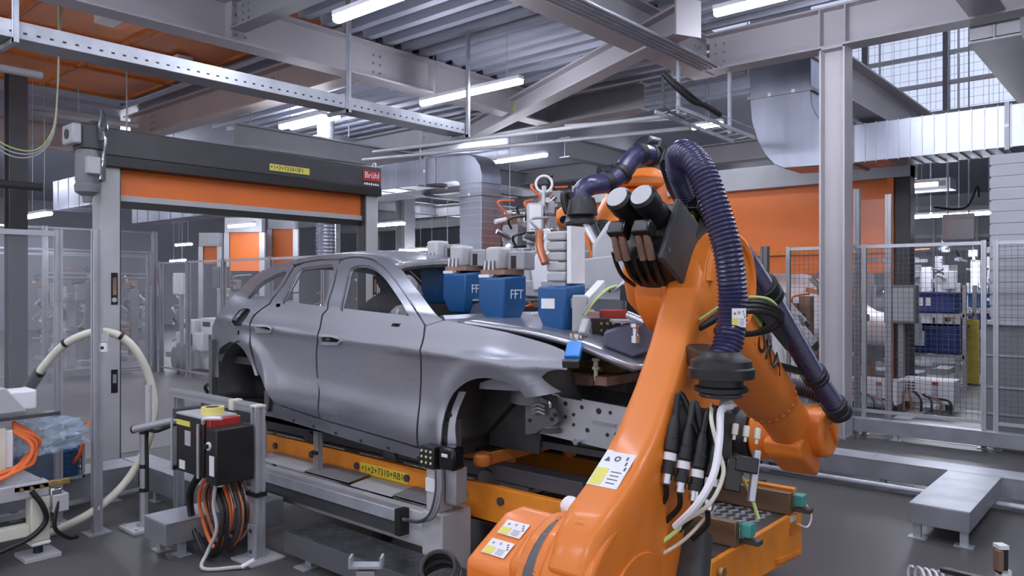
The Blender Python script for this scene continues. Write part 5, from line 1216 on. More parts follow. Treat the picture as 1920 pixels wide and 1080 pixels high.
# grey concrete pillar, machines: simple process units with parts, set in rows in the neighbouring cell
rnd = random.Random(11)
def process_unit(p, label, w=.9, h=1.8, seed=0, tint=('galv', 'steel_grey', 'copper', 'rust_tan'), n=5):
    R_ = random.Random(seed); r = thing('weld_fixture', label, 'machine', (p[0], p[1], p[2]))
    x, y, z = p
    MB().bx(x-w*.4, x+w*.4, y-w*.3, y+w*.3, z, z+.12).build('base', 'steel_grey', r, .01)
    MB().bx(x-.09, x+.09, y-.09, y+.09, z+.12, z+h*.8).build('column', R_.choice(tint), r, .01)
    for i in range(n):
        zz = z+h*(.25+.75*i/n); s_ = R_.uniform(.12, .3); ox = R_.uniform(-.35, .35)*w; oy = R_.uniform(-.3, .1)*w
        MB().bar((x, y, zz), (x+ox, y+oy, zz+R_.uniform(-.1, .1)), .07, .07).build('arm', R_.choice(tint), r)
        MB().ob((x+ox, y+oy, zz), X_, Y_, Z_, s_, s_*.7, s_*R_.uniform(.6, 1.4)).build('block', R_.choice(tint), r, .01)
        MB().cyl((x+ox, y+oy-.05, zz), (x+ox+R_.uniform(-.2, .2), y+oy-.2, zz+R_.uniform(-.2, .2)), .03, n=10).build('cylinder', R_.choice(('chrome', 'white', 'light_grey')), r)
        MB().tube([(x+ox, y+oy, zz+.05), (x+ox*.6, y+oy-.15, zz+.2), (x+.05, y, zz+.25)], .014, 6).build('cable', R_.choice(('black', 'light_grey', 'orange_cable')), r)
    return r
for i, (u, D_, h_) in enumerate(((250, 19, 2.2), (275, 21, 2.0), (215, 20, 2.4), (345, 20, 2.0), (440, 18, 1.9), (470, 19.5, 2.2), (560, 17, 1.7), (600, 18, 1.7), (130, 16, 2.3), (165, 18, 2.4), (100, 19, 2.2))):
    p = aD(u, V0, D_); process_unit((p.x, p.y, 0), 'blurred grey process unit standing in the cell behind the shutter', 1.0, h_, i, ('steel_grey', 'light_grey', 'rust_tan', 'mid_grey'))['group'] = 'process units behind the shutter'
for i, (u, v, D_) in enumerate(((770, 486, 14), (720, 484, 14.5), (820, 488, 16), (690, 480, 17), (970, 500, 15))):
    p = aD(u, v, D_); process_unit((p.x, p.y, 0), 'grey process unit showing above the car roof', .8, p.z+.25, 40+i, ('steel_grey', 'light_grey', 'white', 'alu'))['group'] = 'process units behind the roof'
p = aD(956, 405, 17); r = solo(MB().ob(p, RV, Z_, FV, .26, .16, .05), 'exit_sign', 'exit_sign', 'small lit pale green sign hanging beside the silver duct', 'sign'); MB().cyl(p+Z_*.08, (p.x, p.y, 5.4), .01, n=6).build('rod', 'galv', r)
# ================================================================ framing tool over the hood: four blue housings on a carrier
tl_ = thing('framing_tool', 'framing tool of blue lettered housings and grey actuators held over the hood', 'tool', aD(960, 560, 5.6))
def blue_unit(u, v, D_, w_=.235, h_=.30, act=0, lab=True):
    c = aD(u, v, D_); x, y, z = c; hw = w_/2; b = hw*.72
    top = [(x-hw, y-hw, z+h_/2), (x+hw, y-hw, z+h_/2), (x+hw, y+hw, z+h_/2+.02), (x-hw, y+hw, z+h_/2+.02)]
    mid = [(x-hw, y-hw, z-h_*.12), (x+hw, y-hw, z-h_*.12), (x+hw, y+hw, z-h_*.12), (x-hw, y+hw, z-h_*.12)]
    bot = [(x-b, y-b, z-h_/2), (x+b, y-b, z-h_/2), (x+b, y+b, z-h_/2), (x-b, y+b, z-h_/2)]
    m = MB().add(bot+mid+top, [(3, 2, 1, 0), (8, 9, 10, 11)]+[(k*4+i, k*4+(i+1) % 4, k*4+4+(i+1) % 4, k*4+4+i) for k in (0, 1) for i in range(4)])
    o = m.build('blue_housing', 'blue', tl_, .014, ang=30)
    if lab: text('FFT', .085, (x+hw+.0015, y+.01, z+.03), Y_, Z_, 'ink_white', 'lettering', o, .001)
    t = z+h_/2
    if act == 0:
        MB().bx(x-.10, x+.02, y-.06, y+.08, t+.05, t+.20).build('actuator', 'light_grey', o, .02); MB().bx(x-.11, x+.1, y-.09, y+.1, t+.02, t+.05).build('mount_plate', 'rust_tan', o)
        MB().bx(x-.11, x-.02, y-.11, y-.03, t+.0, t+.02).build('port_plate', 'white', o)
        for i in range(3): MB().cyl((x-.09+.04*i, y-.08, t+.01), (x-.085+.035*i, y-.07, t+.11), .010, n=8).build('air_line', 'chrome', o)
        MB().bx(x+.02, x+.17, y+.02, y+.13, t+.05, t+.17).build('valve_unit', 'steel_grey', o, .01); MB().bx(x+.06, x+.10, y+.015, y+.02, t+.06, t+.14).build('valve_gap', 'black', o)
    else:
        for k in range(5): MB().bx(x-.08, x+.06, y-.05, y+.1, t+.03+.062*k, t+.085+.062*k).build('actuator_fin', 'light_grey', o, .012)
        MB().bx(x+.07, x+.10, y-.04, y+.1, t+.02, t+.36).build('actuator_rail', 'white', o); MB().bx(x-.05, x+.05, y-.03, y+.07, t-.0, t+.03).build('mount_plate', 'light_grey', o)
        MB().bx(x-hw+.035, x-hw+.135, y-hw-.004, y-hw-.001, z+.0, z+.06).build('white_label', 'white', o)
        MB().tube([(x-.13, y-.05, t+.34), (x-.12, y-.06, t+.24), (x-.07, y-.07, t+.14)], .026, 10).build('brass_fitting', 'copper', o)
    return c
blue_unit(826, 534, 6.0, .22, .29); blue_unit(872, 550, 5.45, .225, .28); b3 = blue_unit(942, 561, 4.98, .225, .28); b4 = blue_unit(1053, 578, 4.62, .21, .26, 1)
# carrier beams and uprights behind the housings
p0_, p1_ = aD(985, 540, 5.9), aD(1215, 548, 5.3)
cb_ = MB().bar(p0_, p1_, .16, .12).build('carrier_beam', 'light_grey', tl_, .008)
for i in range(9):
    q = p0_.lerp(p1_, (i+.5)/9); n_ = (C0-q); n_.z = 0; n_.normalize()
    MB().cyl(q+n_*.083, q+n_*.088, .017, n=10).build('beam_hole', 'charcoal', cb_); MB().cyl(q+Z_*.06+n_*.03, q+Z_*.063+n_*.03, .015, n=10).build('beam_hole', 'mid_grey', cb_)
MB().bar(aD(800, 498, 6.5), aD(1040, 520, 5.85), .1, .08).build('rear_beam', 'steel_grey', tl_, .006)
for u, v0, v1, D_, mt_, w_ in ((990, 478, 560, 5.95, 'light_grey', .12), (1010, 470, 540, 6.0, 'steel_grey', .1), (925, 482, 530, 5.9, 'light_grey', .07), (1090, 470, 555, 5.7, 'steel_grey', .09), (845, 480, 530, 6.5, 'light_grey', .1)):
    MB().bar(aD(u, v0, D_), aD(u, v1, D_), w_, w_).build('upright', mt_, tl_, .008)
m = MB().prism([(0, 0), (.22, .02), (.26, .12), (.14, .28), (.04, .30), (-.02, .2)], aD(1000, 545, 5.75), (RV*.9).normalized(), Z_, .03); m.build('cast_bracket', 'white', tl_, .01)
m = MB().prism([(0, 0), (.34, .0), (.40, .1), (.22, .36), (.12, .38), (0, .2)], aD(1110, 510, 5.7), RV, Z_, .05); m.build('cast_bracket', 'light_grey', tl_, .02)
MB().bar(aD(1100, 515, 5.5), aD(1190, 505, 5.2), .1, .22).build('clamp_body', 'light_grey', tl_, .01)
m = MB().prism([(0, 0), (.26, .18), (.26, .26), (.1, .1)], aD(1150, 545, 4.6), RV, Z_, .02); m.build('angle_plate', 'white', tl_, .004)
MB().bar(aD(1170, 548, 4.7), aD(1235, 552, 4.5), .08, .10).build('dark_beam', 'charcoal', tl_, .006)
MB().bar(aD(1185, 570, 4.9), aD(1235, 574, 4.7), .1, .14).build('dark_beam', 'black', tl_, .006)
# slate rubber pads on the hood
for (u, v, D_, w_, h_) in ((905, 597, 5.35, .2, .12), (1185, 650, 4.25, .21, .13)):
    c = aD(u, v, D_); m = MB().prism([(-w_*.75, 0), (-w_*.75, h_*.6), (-w_*.1, h_), (w_*.55, h_), (w_*.55, -.02), (0, -.06)], c, (RV*.92+FV*-.2).normalized(), Z_, -.22)
    o = m.build('rubber_pad', 'slate_pad', tl_, .012); MB().ob(c+Z_*(h_+.008)+FV*.10, RV, FV, Z_, w_*.95, .2, .014).build('pad_plate', 'steel_grey', o)
c = aD(1135, 612, 4.55); blk = MB().ob(c, RV, FV, Z_, .17, .1, .1).build('terminal_block', 'black', tl_, .004)
for i in range(3):
    for j in range(2): q = c-FV*.051+RV*(-.03+.035*i)+Z_*(-.02+.04*j); MB().cyl(q, q-FV*.008, .009, n=8).build('terminal', 'brass', blk)
MB().ob(aD(1150, 590, 4.65), RV, FV, Z_, .16, .1, .06).build('red_block', 'red', tl_, .006)
MB().cyl(aD(1178, 590, 4.2), aD(1212, 605, 4.1), .022, n=12).build('chrome_clamp', 'chrome', tl_); MB().lathe(aD(1192, 622, 4.2), Z_, [(-.06, .03), (-.02, .03), (-.015, .02), (.02, .02), (.025, .034), (.045, .034)], 14).build('chrome_knob', 'chrome', tl_)
# paddle clamp with bright blue pad
MB().ob(aD(1087, 588, 4.5), RV, Z_, FV, .09, .22, .035).build('clamp_plate', 'light_grey', tl_, .012); MB().bar(aD(1100, 600, 4.45), aD(1092, 628, 4.4), .05, .05).build('clamp_link', 'light_grey', tl_, .01)
MB().bar(aD(1100, 563, 4.5), aD(1128, 532, 4.7), .05, .05).build('clamp_arm', 'white', tl_, .006)
for i in range(2): MB().tube([aD(1092+4*i, 590, 4.44), aD(1110+4*i, 565, 4.44), aD(1135+3*i, 543, 4.5), aD(1155, 536, 4.6)], .009, 7).build('air_line', 'green_pale' if i else 'steel_grey', tl_)
for i in range(3): q = aD(1072+9*i, 628+2*i, 4.35); MB().lathe(q-Z_*.03, Z_, [(0, .008), (.02, .008), (.022, .013), (.04, .013)], 10).build('pad_screw', 'white' if i % 2 else 'chrome', tl_)
pt, pb2 = aD(1080, 640, 4.3), aD(1071, 678, 4.12); u_, v_, w_ = frame(pb2-pt)
MB().ob((pt+pb2)/2, u_, v_, w_, .085, .04, .15).build('blue_pad', 'blue_bright', tl_, .006); MB().ob(pb2+w_*.02, u_, v_, w_, .09, .045, .025).build('rubber_tip', 'charcoal', tl_, .004)
# ================================================================ second robot beyond the car
r2 = thing('industrial_robot', 'second orange robot reaching over the car from behind', 'robot', (-3.8, 6.25, 0))
MB().bx(-4.25, -3.35, 5.85, 6.65, 0, .3).build('pedestal', 'charcoal', r2, .01); MB().lathe((-3.8, 6.25, .3), Z_, [(0, .45), (.1, .4), (.3, .38), (.35, .4), (.7, .34), (.8, .2)], 28).build('base', 'orange', r2)
q = [V((-3.8, 6.2, .95)), V((-3.75, 6.3, 1.5)), V((-3.6, 6.3, 2.2)), V((-3.55, 6.25, 2.35))]
MB().loft([(q[0], X_, Y_, .18, .26, 3.5), (q[1], X_, Y_, .15, .2, 4), (q[2], X_, Y_, .15, .2, 4), (q[3], X_, Y_, .14, .12, 3)], 24).build('link_arm', 'orange', r2)
ca, cb2 = aD(1205, 360, 7.4), aD(1150, 455, 6.6); dd = (cb2-ca).normalized(); aa, bb, _ = frame(dd)
MB().loft([(ca-dd*.2, aa, bb, .17, .17, 3), (ca, aa, bb, .24, .23, 3.5), (ca.lerp(cb2, .5), aa, bb, .25, .24, 3.5), (cb2, aa, bb, .22, .2, 3), (cb2+dd*.12, aa, bb, .12, .12, 2.5)], 24).build('upper_arm', 'orange', r2, ang=45)
MB().cyl(V((-3.8, 6.25, 2.3)), V((-3.3, 6.25, 2.3)), .24, n=32).build('elbow_drum', 'orange', r2, .02)
MB().ob(aD(1200, 342, 7.0), RV, FV, Z_, .4, .3, .1).build('top_cover', 'orange', r2, .03)
MB().lathe(aD(1056, 408, 6.7), RV, [(-.06, .06), (0, .1), (.06, .10), (.1, .06)], 20).build('wrist', 'orange', r2); MB().cyl(aD(1060, 410, 6.6), aD(1082, 418, 6.6), .07, n=18).build('wrist_cup', 'galv', r2)
MB().cyl(aD(1056, 411, 6.55), aD(1057, 412, 6.54), .035, n=14).build('cup_bore', 'black', r2)
MB().bar(aD(1060, 404, 6.72), aD(1130, 425, 6.75), .12, .14).build('wrist_arm', 'orange', r2, .02)
hz = [aD(u, v, D_) for u, v, D_ in ((1092, 385, 6.4), (1092, 360, 6.4), (1110, 347, 6.4), (1140, 342, 6.45), (1165, 325, 6.5), (1182, 302, 6.55), (1200, 288, 6.6), (1222, 292, 6.7))]
MB().tube(hz, .085, 16, 6).build('hose', 'hose', r2, label='smooth dark violet hose'); MB().tube([p_+V((-.02, .14, .12)) for p_ in hz[2:]], .06, 12, 6).build('hose', 'hose_dark', r2)
for i in (3, 4, 6, 7):
    t = (hz[min(i+1, 7)]-hz[i-1]).normalized(); MB().lathe(hz[i]-t*.03, t, [(0, .09), (.01, .1), (.05, .1), (.06, .09)], 20).build('hose_clamp', 'black', r2)
MB().lathe(hz[0]+Z_*.06, (hz[0]-hz[1]), [(0, .10), (.05, .12), (.14, .13), (.16, .10), (.2, .14), (.22, .14), (.23, .08)], 22).build('hose_collar', 'black', r2)
MB().tube([aD(1075, 375, 6.5), aD(1068, 362, 6.5), aD(1058, 366, 6.5), aD(1060, 385, 6.5), aD(1066, 400, 6.5)], .035, 10).build('side_hose', 'black', r2)
for i in range(5): MB().tube([aD(1092+5*i, 398, 6.35), aD(1098+5*i, 425, 6.3), aD(1112+5*i, 452, 6.25), aD(1132+4*i, 480, 6.2), aD(1148+2*i, 500, 6.2)], .016, 8).build('supply_line', 'black' if i > 2 else ('white', 'light_grey', 'chrome')[i], r2)
MB().ob(aD(1130, 445, 6.55), RV, FV, Z_, .1, .1, .3).build('cable_guard', 'black', r2, .02)
# copper and steel weld tooling clustered left of the second robot
for i, (u, D_, h_) in enumerate(((958, 9.4, 2.8), (992, 8.3, 2.85), (1030, 9.3, 3.1), (1058, 10.3, 3.1), (985, 10.6, 2.9), (1080, 9.4, 2.6), (1018, 7.5, 2.4))):
    p = aD(u, V0, D_); process_unit((p.x, p.y, 0), 'copper and steel weld tooling tower left of the second robot', .62, h_, 80+i, ('copper', 'galv', 'rust_tan', 'steel_grey', 'light_grey', 'chrome'), 13)['group'] = 'weld tooling towers'
p = aD(1020, 345, 8.0); r = thing('hose_ring', 'white ring shaped hose on top of the weld tooling', 'hose', p); MB().torus(p, FV, .085, .014, 28, 8).build('ring', 'white', r); MB().bar(p-Z_*.02, p-Z_*.3, .03, .04).build('stem', 'chrome', r)
p = aD(1003, 420, 7.9); r = thing('clear_guard', 'frosted clear guard box on the weld tooling', 'guard', p); MB().ob(p, RV, FV, Z_, .17, .16, .42).build('box', 'light_grey', r, .02); MB().ob(p-FV*.082+Z_*.04, RV, FV, Z_, .12, .004, .3).build('window', 'white', r)
for k in range(5): MB().ob(p-FV*.086-Z_*(.06+.03*k), RV, FV, Z_, .1, .003, .008).build('louvre', 'mid_grey', r)
MB().bar(p-Z_*.2, V((p.x, p.y, 0)), .08, .08).build('stand', 'steel_grey', r)
# ================================================================ right side: fence, floor ducts, store behind
fence([(-3.85, 10.06), (-2.9, 10.06), (-1.62, 10.06)], 2.36, 'wire mesh fence bay right behind the white column', ['mesh', 'mesh'], z0=.3, step=.06, rails=())
fence([(-1.5, 10.06), (-.2, 10.06), (1.4, 10.06)], 2.36, 'wire mesh fence bay in front of the grey slatted cabinet', ['mesh', 'mesh'], z0=.3, step=.06)
r = thing('clear_screen', 'tall clear screen between white column and orange shutter', 'screen', (-3.05, 10.5, 0))
MB().profile((-3.1, 10.45, 0), (-3.1, 10.45, 3.1), .07).build('post', 'alu', r); MB().profile((-2.72, 10.45, 0), (-2.72, 10.45, 3.0), .07).build('post', 'alu', r); MB().bx(-3.06, -2.76, 10.44, 10.455, .3, 2.95).build('pane', 'poly_glass', r); MB().bx(-3.06, -2.76, 10.43, 10.47, 2.15, 2.2).build('rail', 'alu', r)
tray('cable_duct', -3.7, 3.0, 9.885, 10.02, .22, 'long galvanised floor duct at the foot of the mesh fence', h=.16, seams=(-1.6, .4), feet=((-2.5, 9.91), (-.5, 9.91)))
tray('cable_duct', -3.5, 3.5, 7.45, 7.75, .26, 'galvanised floor duct running past the robot wrist', h=.17, seams=(-2.1, -.4), feet=((-3.1, 7.5), (-2.0, 7.5), (-.6, 7.5)))
tray('cable_duct', -3.45, -3.15, 7.76, 9.50, .24, 'galvanised floor duct linking the two parallel ducts', h=.16, seams=(8.7,))
a = aZ(1790, 920, .26); tray('cable_duct', a.x-.18, a.x+.2, 6.15, 7.44, .26, 'wide galvanised duct stub sticking out towards the robot', h=.15, feet=((a.x-.14, 6.2), (a.x+.16, 6.2)))
tray('cable_duct', -6.6, -3.55, 7.45, 7.7, .2, 'low floor duct behind the conveyor end', h=.12)
solo(MB().cyl((-3.3, 7.35, .06), (2.5, 7.35, .06), .025, n=10), 'floor_pipe', 'galv', 'thin pipe lying along the floor duct near the robot wrist', 'pipe')
# orange shutter beyond the fence
r = thing('shutter_door', 'large half raised orange shutter behind the white column', 'door', (-5.5, 13.2, 0))
MB().bx(-9.5, -3.35, 13.2, 13.28, 2.45, 3.55).build('curtain', 'orange_door', r); MB().bx(-9.5, -3.35, 13.15, 13.33, 2.37, 2.45).build('bottom_bar', 'orange_rust', r)
MB().bx(-9.5, -3.35, 13.22, 13.26, 2.05, 2.37).build('lower_curtain', 'orange_door', r); MB().bx(-9.6, -3.1, 13.05, 13.5, 3.55, 3.95).build('header', 'light_grey', r, .01)
MB().bx(-3.33, -3.10, 13.1, 13.4, 0, 3.75).build('guide_post', 'charcoal', r, .01); MB().bx(-3.42, -3.33, 13.05, 13.45, 0, 3.55).build('orange_jamb', 'orange_door', r); MB().bx(-9.75, -9.5, 13.1, 13.4, 0, 3.6).build('guide_post', 'charcoal', r)
# shiny bodyside behind, white handling robot, brown rack in the next cell
p = aD(1470, 560, 12.5)+V((-.9, 1.2, 0)); r = thing('car_body', 'white gleaming roof of another car body under the orange shutter', 'car body', (p.x, p.y+.6, .6))
secs = []
for x, z, hw_ in ((-2.2, 1.25, .5), (-1.5, 1.75, .62), (-.6, 2.02, .66), (.4, 2.02, .66), (1.1, 1.7, .66), (1.6, 1.35, .68), (2.3, 1.2, .62)): secs.append(((p.x+x, p.y+.9, .85+(z-.85)/2), Y_, Z_, hw_+.15, (z-.75)/2, 3.5))
MB().loft(secs, 24).build('shell', 'white', r, ang=60); MB().bx(p.x-1.8, p.x+1.8, p.y+.4, p.y+1.4, .55, .85).build('support', 'steel_dark', r); MB().bx(p.x-1.6, p.x+1.6, p.y+.5, p.y+1.3, 0, .55).build('stand', 'orange_rust', r)
def small_robot(u, v, D_, label, mt_='white', s_=1.0):
    p = aD(u, v, D_); b = V((p.x, p.y, 0)); r = thing('handling_robot', label, 'robot', b)
    MB().lathe(b, Z_, [(0, .3*s_), (.1, .3*s_), (.15, .22*s_), (.5*s_, .2*s_), (.55*s_, .1)], 20).build('base', mt_, r)
    e1 = b+V((.1, -.1, .5*s_)); e2 = p+V((-.05, 0, .1)); e3 = e2+RV*.35*s_-Z_*.3*s_
    MB().loft([(e1-Z_*.08, X_, Y_, .14, .14, 3), (e1.lerp(e2, .5), X_, Y_, .11, .11, 3), (e2, X_, Y_, .13, .13, 3), (e2+Z_*.1, X_, Y_, .06, .06, 2)], 16).build('lower_arm', mt_, r)
    d_ = (e3-e2).normalized(); a_, b_, _ = frame(d_); MB().loft([(e2-d_*.2, a_, b_, .1, .1, 3), (e2, a_, b_, .13, .13, 3), (e3, a_, b_, .07, .07, 3)], 16).build('upper_arm', mt_, r)
    MB().cyl(e3, e3+d_*.1, .06, n=14).build('flange', 'charcoal', r); MB().cyl(e2-RV*.15, e2+RV*.15, .11, n=18).build('elbow', 'mid_grey', r); return r
small_robot(1462, 575, 11.3, 'white handling robot seen through the mesh behind the blue hose', s_=1.1); small_robot(1488, 620, 10.5, 'smaller white handling robot low behind the blue hose', s_=.9)
for i, (u, D_, h_) in enumerate(((1425, 12.2, 1.2), (1512, 12.0, 2.1), (1408, 11.6, 1.6), (1605, 12.6, 1.9))):
    p = aD(u, V0, D_); process_unit((p.x, p.y, 0), 'brown and grey fixture rack in the cell beyond the mesh fence', .7, h_, 120+i, ('rust_tan', 'copper', 'steel_grey', 'rust_tan'))['group'] = 'fixture racks beyond the fence'
p = aX(1532, 690, -3.95); upright(-3.98, 9.6, 2.35, 'grey slotted post standing against the white column', w=.09, mt='alu_dark')
# crate store
def crate_rack(x, y, label, z0, mt_, w=1.15, h_=.42):
    r = thing('storage_crate', label, 'crate', (x, y, z0)); b = MB().bx(x-w/2, x+w/2, y, y+.8, z0, z0+h_).build('tub', mt_, r, .03)
    MB().bx(x-w/2-.03, x+w/2+.03, y-.03, y+.83, z0+h_-.05, z0+h_).build('rim', mt_, r, .01); MB().bx(x-.16, x+.10, y-.008, y-.001, z0+.13, z0+h_-.1).build('label_card', 'white', r)
    for k in range(3): MB().bx(x-w/2+.12+.36*k, x-w/2+.16+.36*k, y-.02, y+.0, z0+.02, z0+h_-.05).build('rib', mt_, r)
    return r
def rack(x, y, w, label, levels):
    r = thing('crate_rack', label, 'rack', (x, y, 0))
    for k in (-1, 1):
        for yy in (y-.05, y+.85): MB().bx(x+k*w/2-.03, x+k*w/2+.03, yy-.03, yy+.03, 0, max(levels)+.5).build('upright', 'light_grey', r)
    for z in levels:
        MB().bx(x-w/2, x+w/2, y-.08, y-.02, z-.07, z-.01).build('beam', 'light_grey', r); MB().bx(x-w/2, x+w/2, y+.82, y+.88, z-.07, z-.01).build('beam', 'light_grey', r)
        for k in range(5): MB().bx(x-w/2+w*(k+.5)/5-.03, x-w/2+w*(k+.5)/5+.03, y-.02, y+.82, z-.05, z-.012).build('slat', 'galv', r)
    return r
a = aD(1722, 690, 14.0); rx, ry = a.x, a.y
rack(rx, ry, 1.5, 'light grey rack holding blue crates behind the mesh fence', (.62, 1.35)); crate_rack(rx, ry, 'lower dark blue crate with white card in the rack', .62, 'blue_crate', 1.3, .5); crate_rack(rx+.1, ry, 'upper dark blue crate with white card in the rack', 1.35, 'blue_crate', 1.0, .38)
a2 = aD(1862, 590, 15.6); rack(a2.x, a2.y, 1.2, 'light grey rack beside the yellow guard post', (.95, 1.4))
crate_rack(a2.x, a2.y, 'bright blue crate beside the yellow post, on the upper shelf', 1.4, 'blue', .9, .3); crate_rack(a2.x, a2.y, 'dark blue crate beside the yellow post, on the lower shelf', .95, 'blue_crate', .9, .3)
r = thing('tubular_trolley', 'trolley of bent steel tubes under the blue crates', 'trolley', (rx, ry-.5, 0))
for z in (.12, .42): MB().tube([(rx-.75, ry-.4, z+.08), (rx-.5, ry-.45, z+.06), (rx-.3, ry-.45, z), (rx+.3, ry-.45, z), (rx+.45, ry-.45, z+.06), (rx+.75, ry-.4, z+.07)], .025, 8).build('tube', 'light_grey', r)
for k in (-.7, .7): MB().bx(rx+k-.03, rx+k+.03, ry-.43, ry-.37, .0, .6).build('post', 'galv', r)
a = aZ(1822, 722, 0); r = thing('guard_bollard', 'bright yellow guard post plate standing behind the mesh fence', 'bollard', a)
MB().bx(a.x-.12, a.x+.12, a.y-.05, a.y+.05, .02, 1.22).build('shield', 'yellow', r, .02); MB().bx(a.x-.16, a.x+.16, a.y-.1, a.y+.1, 0, .02).build('base', 'charcoal', r)
a = aD(1690, 570, 11.6); r = thing('terminal_cabinet', 'grey terminal cabinet hung behind the mesh beside the dark post', 'cabinet', a); MB().ob(a, X_, Y_, Z_, .44, .22, .58).build('housing', 'mid_grey', r, .01); MB().ob(a-Y_*.112, X_, Y_, Z_, .38, .008, .5).build('door', 'light_grey', r)
MB().bar(a-Z_*.29, V((a.x, a.y, 0)), .08, .08).build('stand', 'steel_grey', r)
a = aD(1797, 425, 12.5); r = thing('info_panel', 'plain pale grey panel hanging above the fence', 'panel', a); MB().ob(a, X_, Y_, Z_, .46, .05, .42).build('board', 'light_grey', r, .01)
for k in (-.15, .15): MB().cyl(a+X_*k+Z_*.2, (a.x+k, a.y, 9.99), .012, n=6).build('rod', 'galv', r)
# white controllers and their cables at the fence foot
for i, u in enumerate((1640, 1745)):
    a = aZ(u, 772, 0); r = thing('robot_controller', ('white controller box with red switch nearest the column', 'white controller box with red switch nearest the yellow post')[i], 'controller', a)
    MB().bx(a.x-.42, a.x+.30, a.y, a.y+.45, .12, .46).build('housing', 'white', r, .01); MB().bx(a.x+.02, a.x+.10, a.y-.012, a.y, .20, .44).build('switch_panel', 'light_grey', r); MB().bx(a.x+.02, a.x+.10, a.y-.016, a.y-.012, .39, .44).build('red_switch', 'red', r)
    for jx in range(3):
        for jz in range(4): MB().bx(a.x-.37+.06*jx, a.x-.33+.06*jx, a.y-.006, a.y, .26+.045*jz, .285+.045*jz).build('socket', 'charcoal', r)
    for k in (-.35, .2): MB().bx(a.x+k-.03, a.x+k+.03, a.y+.1, a.y+.3, 0, .12).build('foot', 'charcoal', r)
    for k, (mt_, dx) in enumerate((('copper', -.35), ('copper', -.28), ('black', -.18), ('black', -.08), ('rust_tan', .0), ('black', .1))):
        tag(MB().tube([(a.x+dx, a.y-.01, .30-.02*k), (a.x+dx+.02, a.y-.16, .32-.02*k), (a.x+dx+.05+.03*k, a.y-.26, .2), (a.x+dx+.06+.03*k, a.y-.28, .03)], .016, 7).build('control_cable', mt_), {'copper': 'copper coloured', 'black': 'black', 'rust_tan': 'dull brown'}[mt_]+' cable leaving the white controller '+('nearest the column' if i == 0 else 'nearest the yellow post'), 'cable', 'controller cables')
# grey slatted cabinet at the right edge
r = thing('slatted_cabinet', 'tall grey slatted cabinet at the right behind the mesh fence', 'cabinet', (.2, 10.9, 0))
cx0 = aY(1848, 600, 10.75).x
MB().bx(cx0, cx0+2.2, 10.75, 11.6, 0, 1.42).build('lower_body', 'mid_grey', r, .01); MB().bx(cx0+.06, cx0+2.2, 10.7, 11.6, 1.42, 3.4).build('upper_body', 'light_grey', r, .006)
for k in range(14): MB().bx(cx0+.05, cx0+2.2, 10.688, 10.702, 1.47+.14*k, 1.59+.14*k).build('slat', 'wall_panel', r, .004)
for z in (.30, .62, 1.0): MB().bx(cx0-.02, cx0+2.2, 10.73, 10.755, z, z+.02).build('ledge', 'galv', r)
MB().bx(cx0-.02, cx0+2.2, 10.68, 10.76, 1.38, 1.43).build('ledge', 'galv', r)
# bright distant car line: bodies and gantries behind the store
for i, (u, v, D_) in enumerate(((1695, 555, 22.8), (1775, 560, 24.6), (1868, 555, 22.8))):
    a = aD(u, v, D_); r = thing('car_body', ('distant pale car body in the bright line behind the crates', 'distant pale car body behind the upper crate', 'distant pale car body behind the yellow post')[i], 'car body', (a.x, a.y, a.z-.9))
    MB().loft([((a.x+x, a.y, a.z+dz), Y_, Z_, .7, hz_, 3.5) for x, dz, hz_ in ((-1.6, -.45, .2), (-.9, -.35, .35), (-.4, -.2, .55), (.5, -.2, .55), (1.0, -.35, .38), (1.7, -.45, .25))], 20).build('shell', 'car', r, ang=60); MB().bx(a.x-1.2, a.x+1.2, a.y-.5, a.y+.5, 0, a.z-.6).build('stand', 'steel_dark', r)
for i, (u, D_, h_) in enumerate(((1680, 15.6, 2.8), (1702, 17.4, 3.1), (1738, 16.4, 2.8), (1762, 18.6, 3.2), (1830, 16.9, 3.0), (1850, 19, 3.2), (1790, 20.6, 3.0), (1722, 20.4, 3.0))):
    p = aD(u, V0, D_); process_unit((p.x, p.y, 0), 'white and silver gantry unit in the bright line behind the crates', 1.2, h_, 160+i, ('white', 'light_grey', 'galv', 'alu'))['group'] = 'gantry units in the bright line'
for i, (v, D_) in enumerate(((392, 27.4), (445, 28.0), (470, 28.6))):
    a, b = aD(1650, v, D_+1), aD(1880, v-4, D_); r = thing('gantry_beam', ('upper', 'middle', 'lower')[i]+' white gantry rail of the bright line', 'beam', a); MB().bar(a, b, .12, .12).build('rail', 'white', r)
    for t in (.1, .45, .8): q = a.lerp(b, t); MB().bar(q, V((q.x, q.y, 0)), .1, .1).build('leg', 'light_grey', r)
# upper walkway with mesh guard
r = thing('upper_walkway', 'grey steel walkway with mesh railing high behind the column', 'walkway', (0, 15.2, 4.9))
MB().bx(-4.6, 5, 14.6, 16.2, 4.62, 4.82).build('deck', 'steel_grey', r)
for z in (5.25, 5.75, 6.3): MB().bx(-4.6, 5, 14.6, 14.66, z, z+.07).build('rail', 'alu', r)
for x in (-4.2, -2.9, -1.6, -.3, 1.0, 2.3): MB().bx(x-.05, x+.05, 14.58, 14.68, 4.82, 6.9).build('post', 'alu_dark', r)
m = MB(); wire(m, (-4.6, 14.63, 4.85), X_, Z_, 9.4, 1.45, .14, .0025); m.build('wire_mesh', 'light_grey', r, stuff=True, smooth=False)
MB().bx(-4.6, 5, 14.5, 14.6, 6.6, 6.75).build('cable_rail', 'alu', r)
for x in (-4.4, 4.8): MB().bx(x-.12, x+.12, 15.2, 15.45, 0, 4.62).build('leg', 'steel_grey', r)
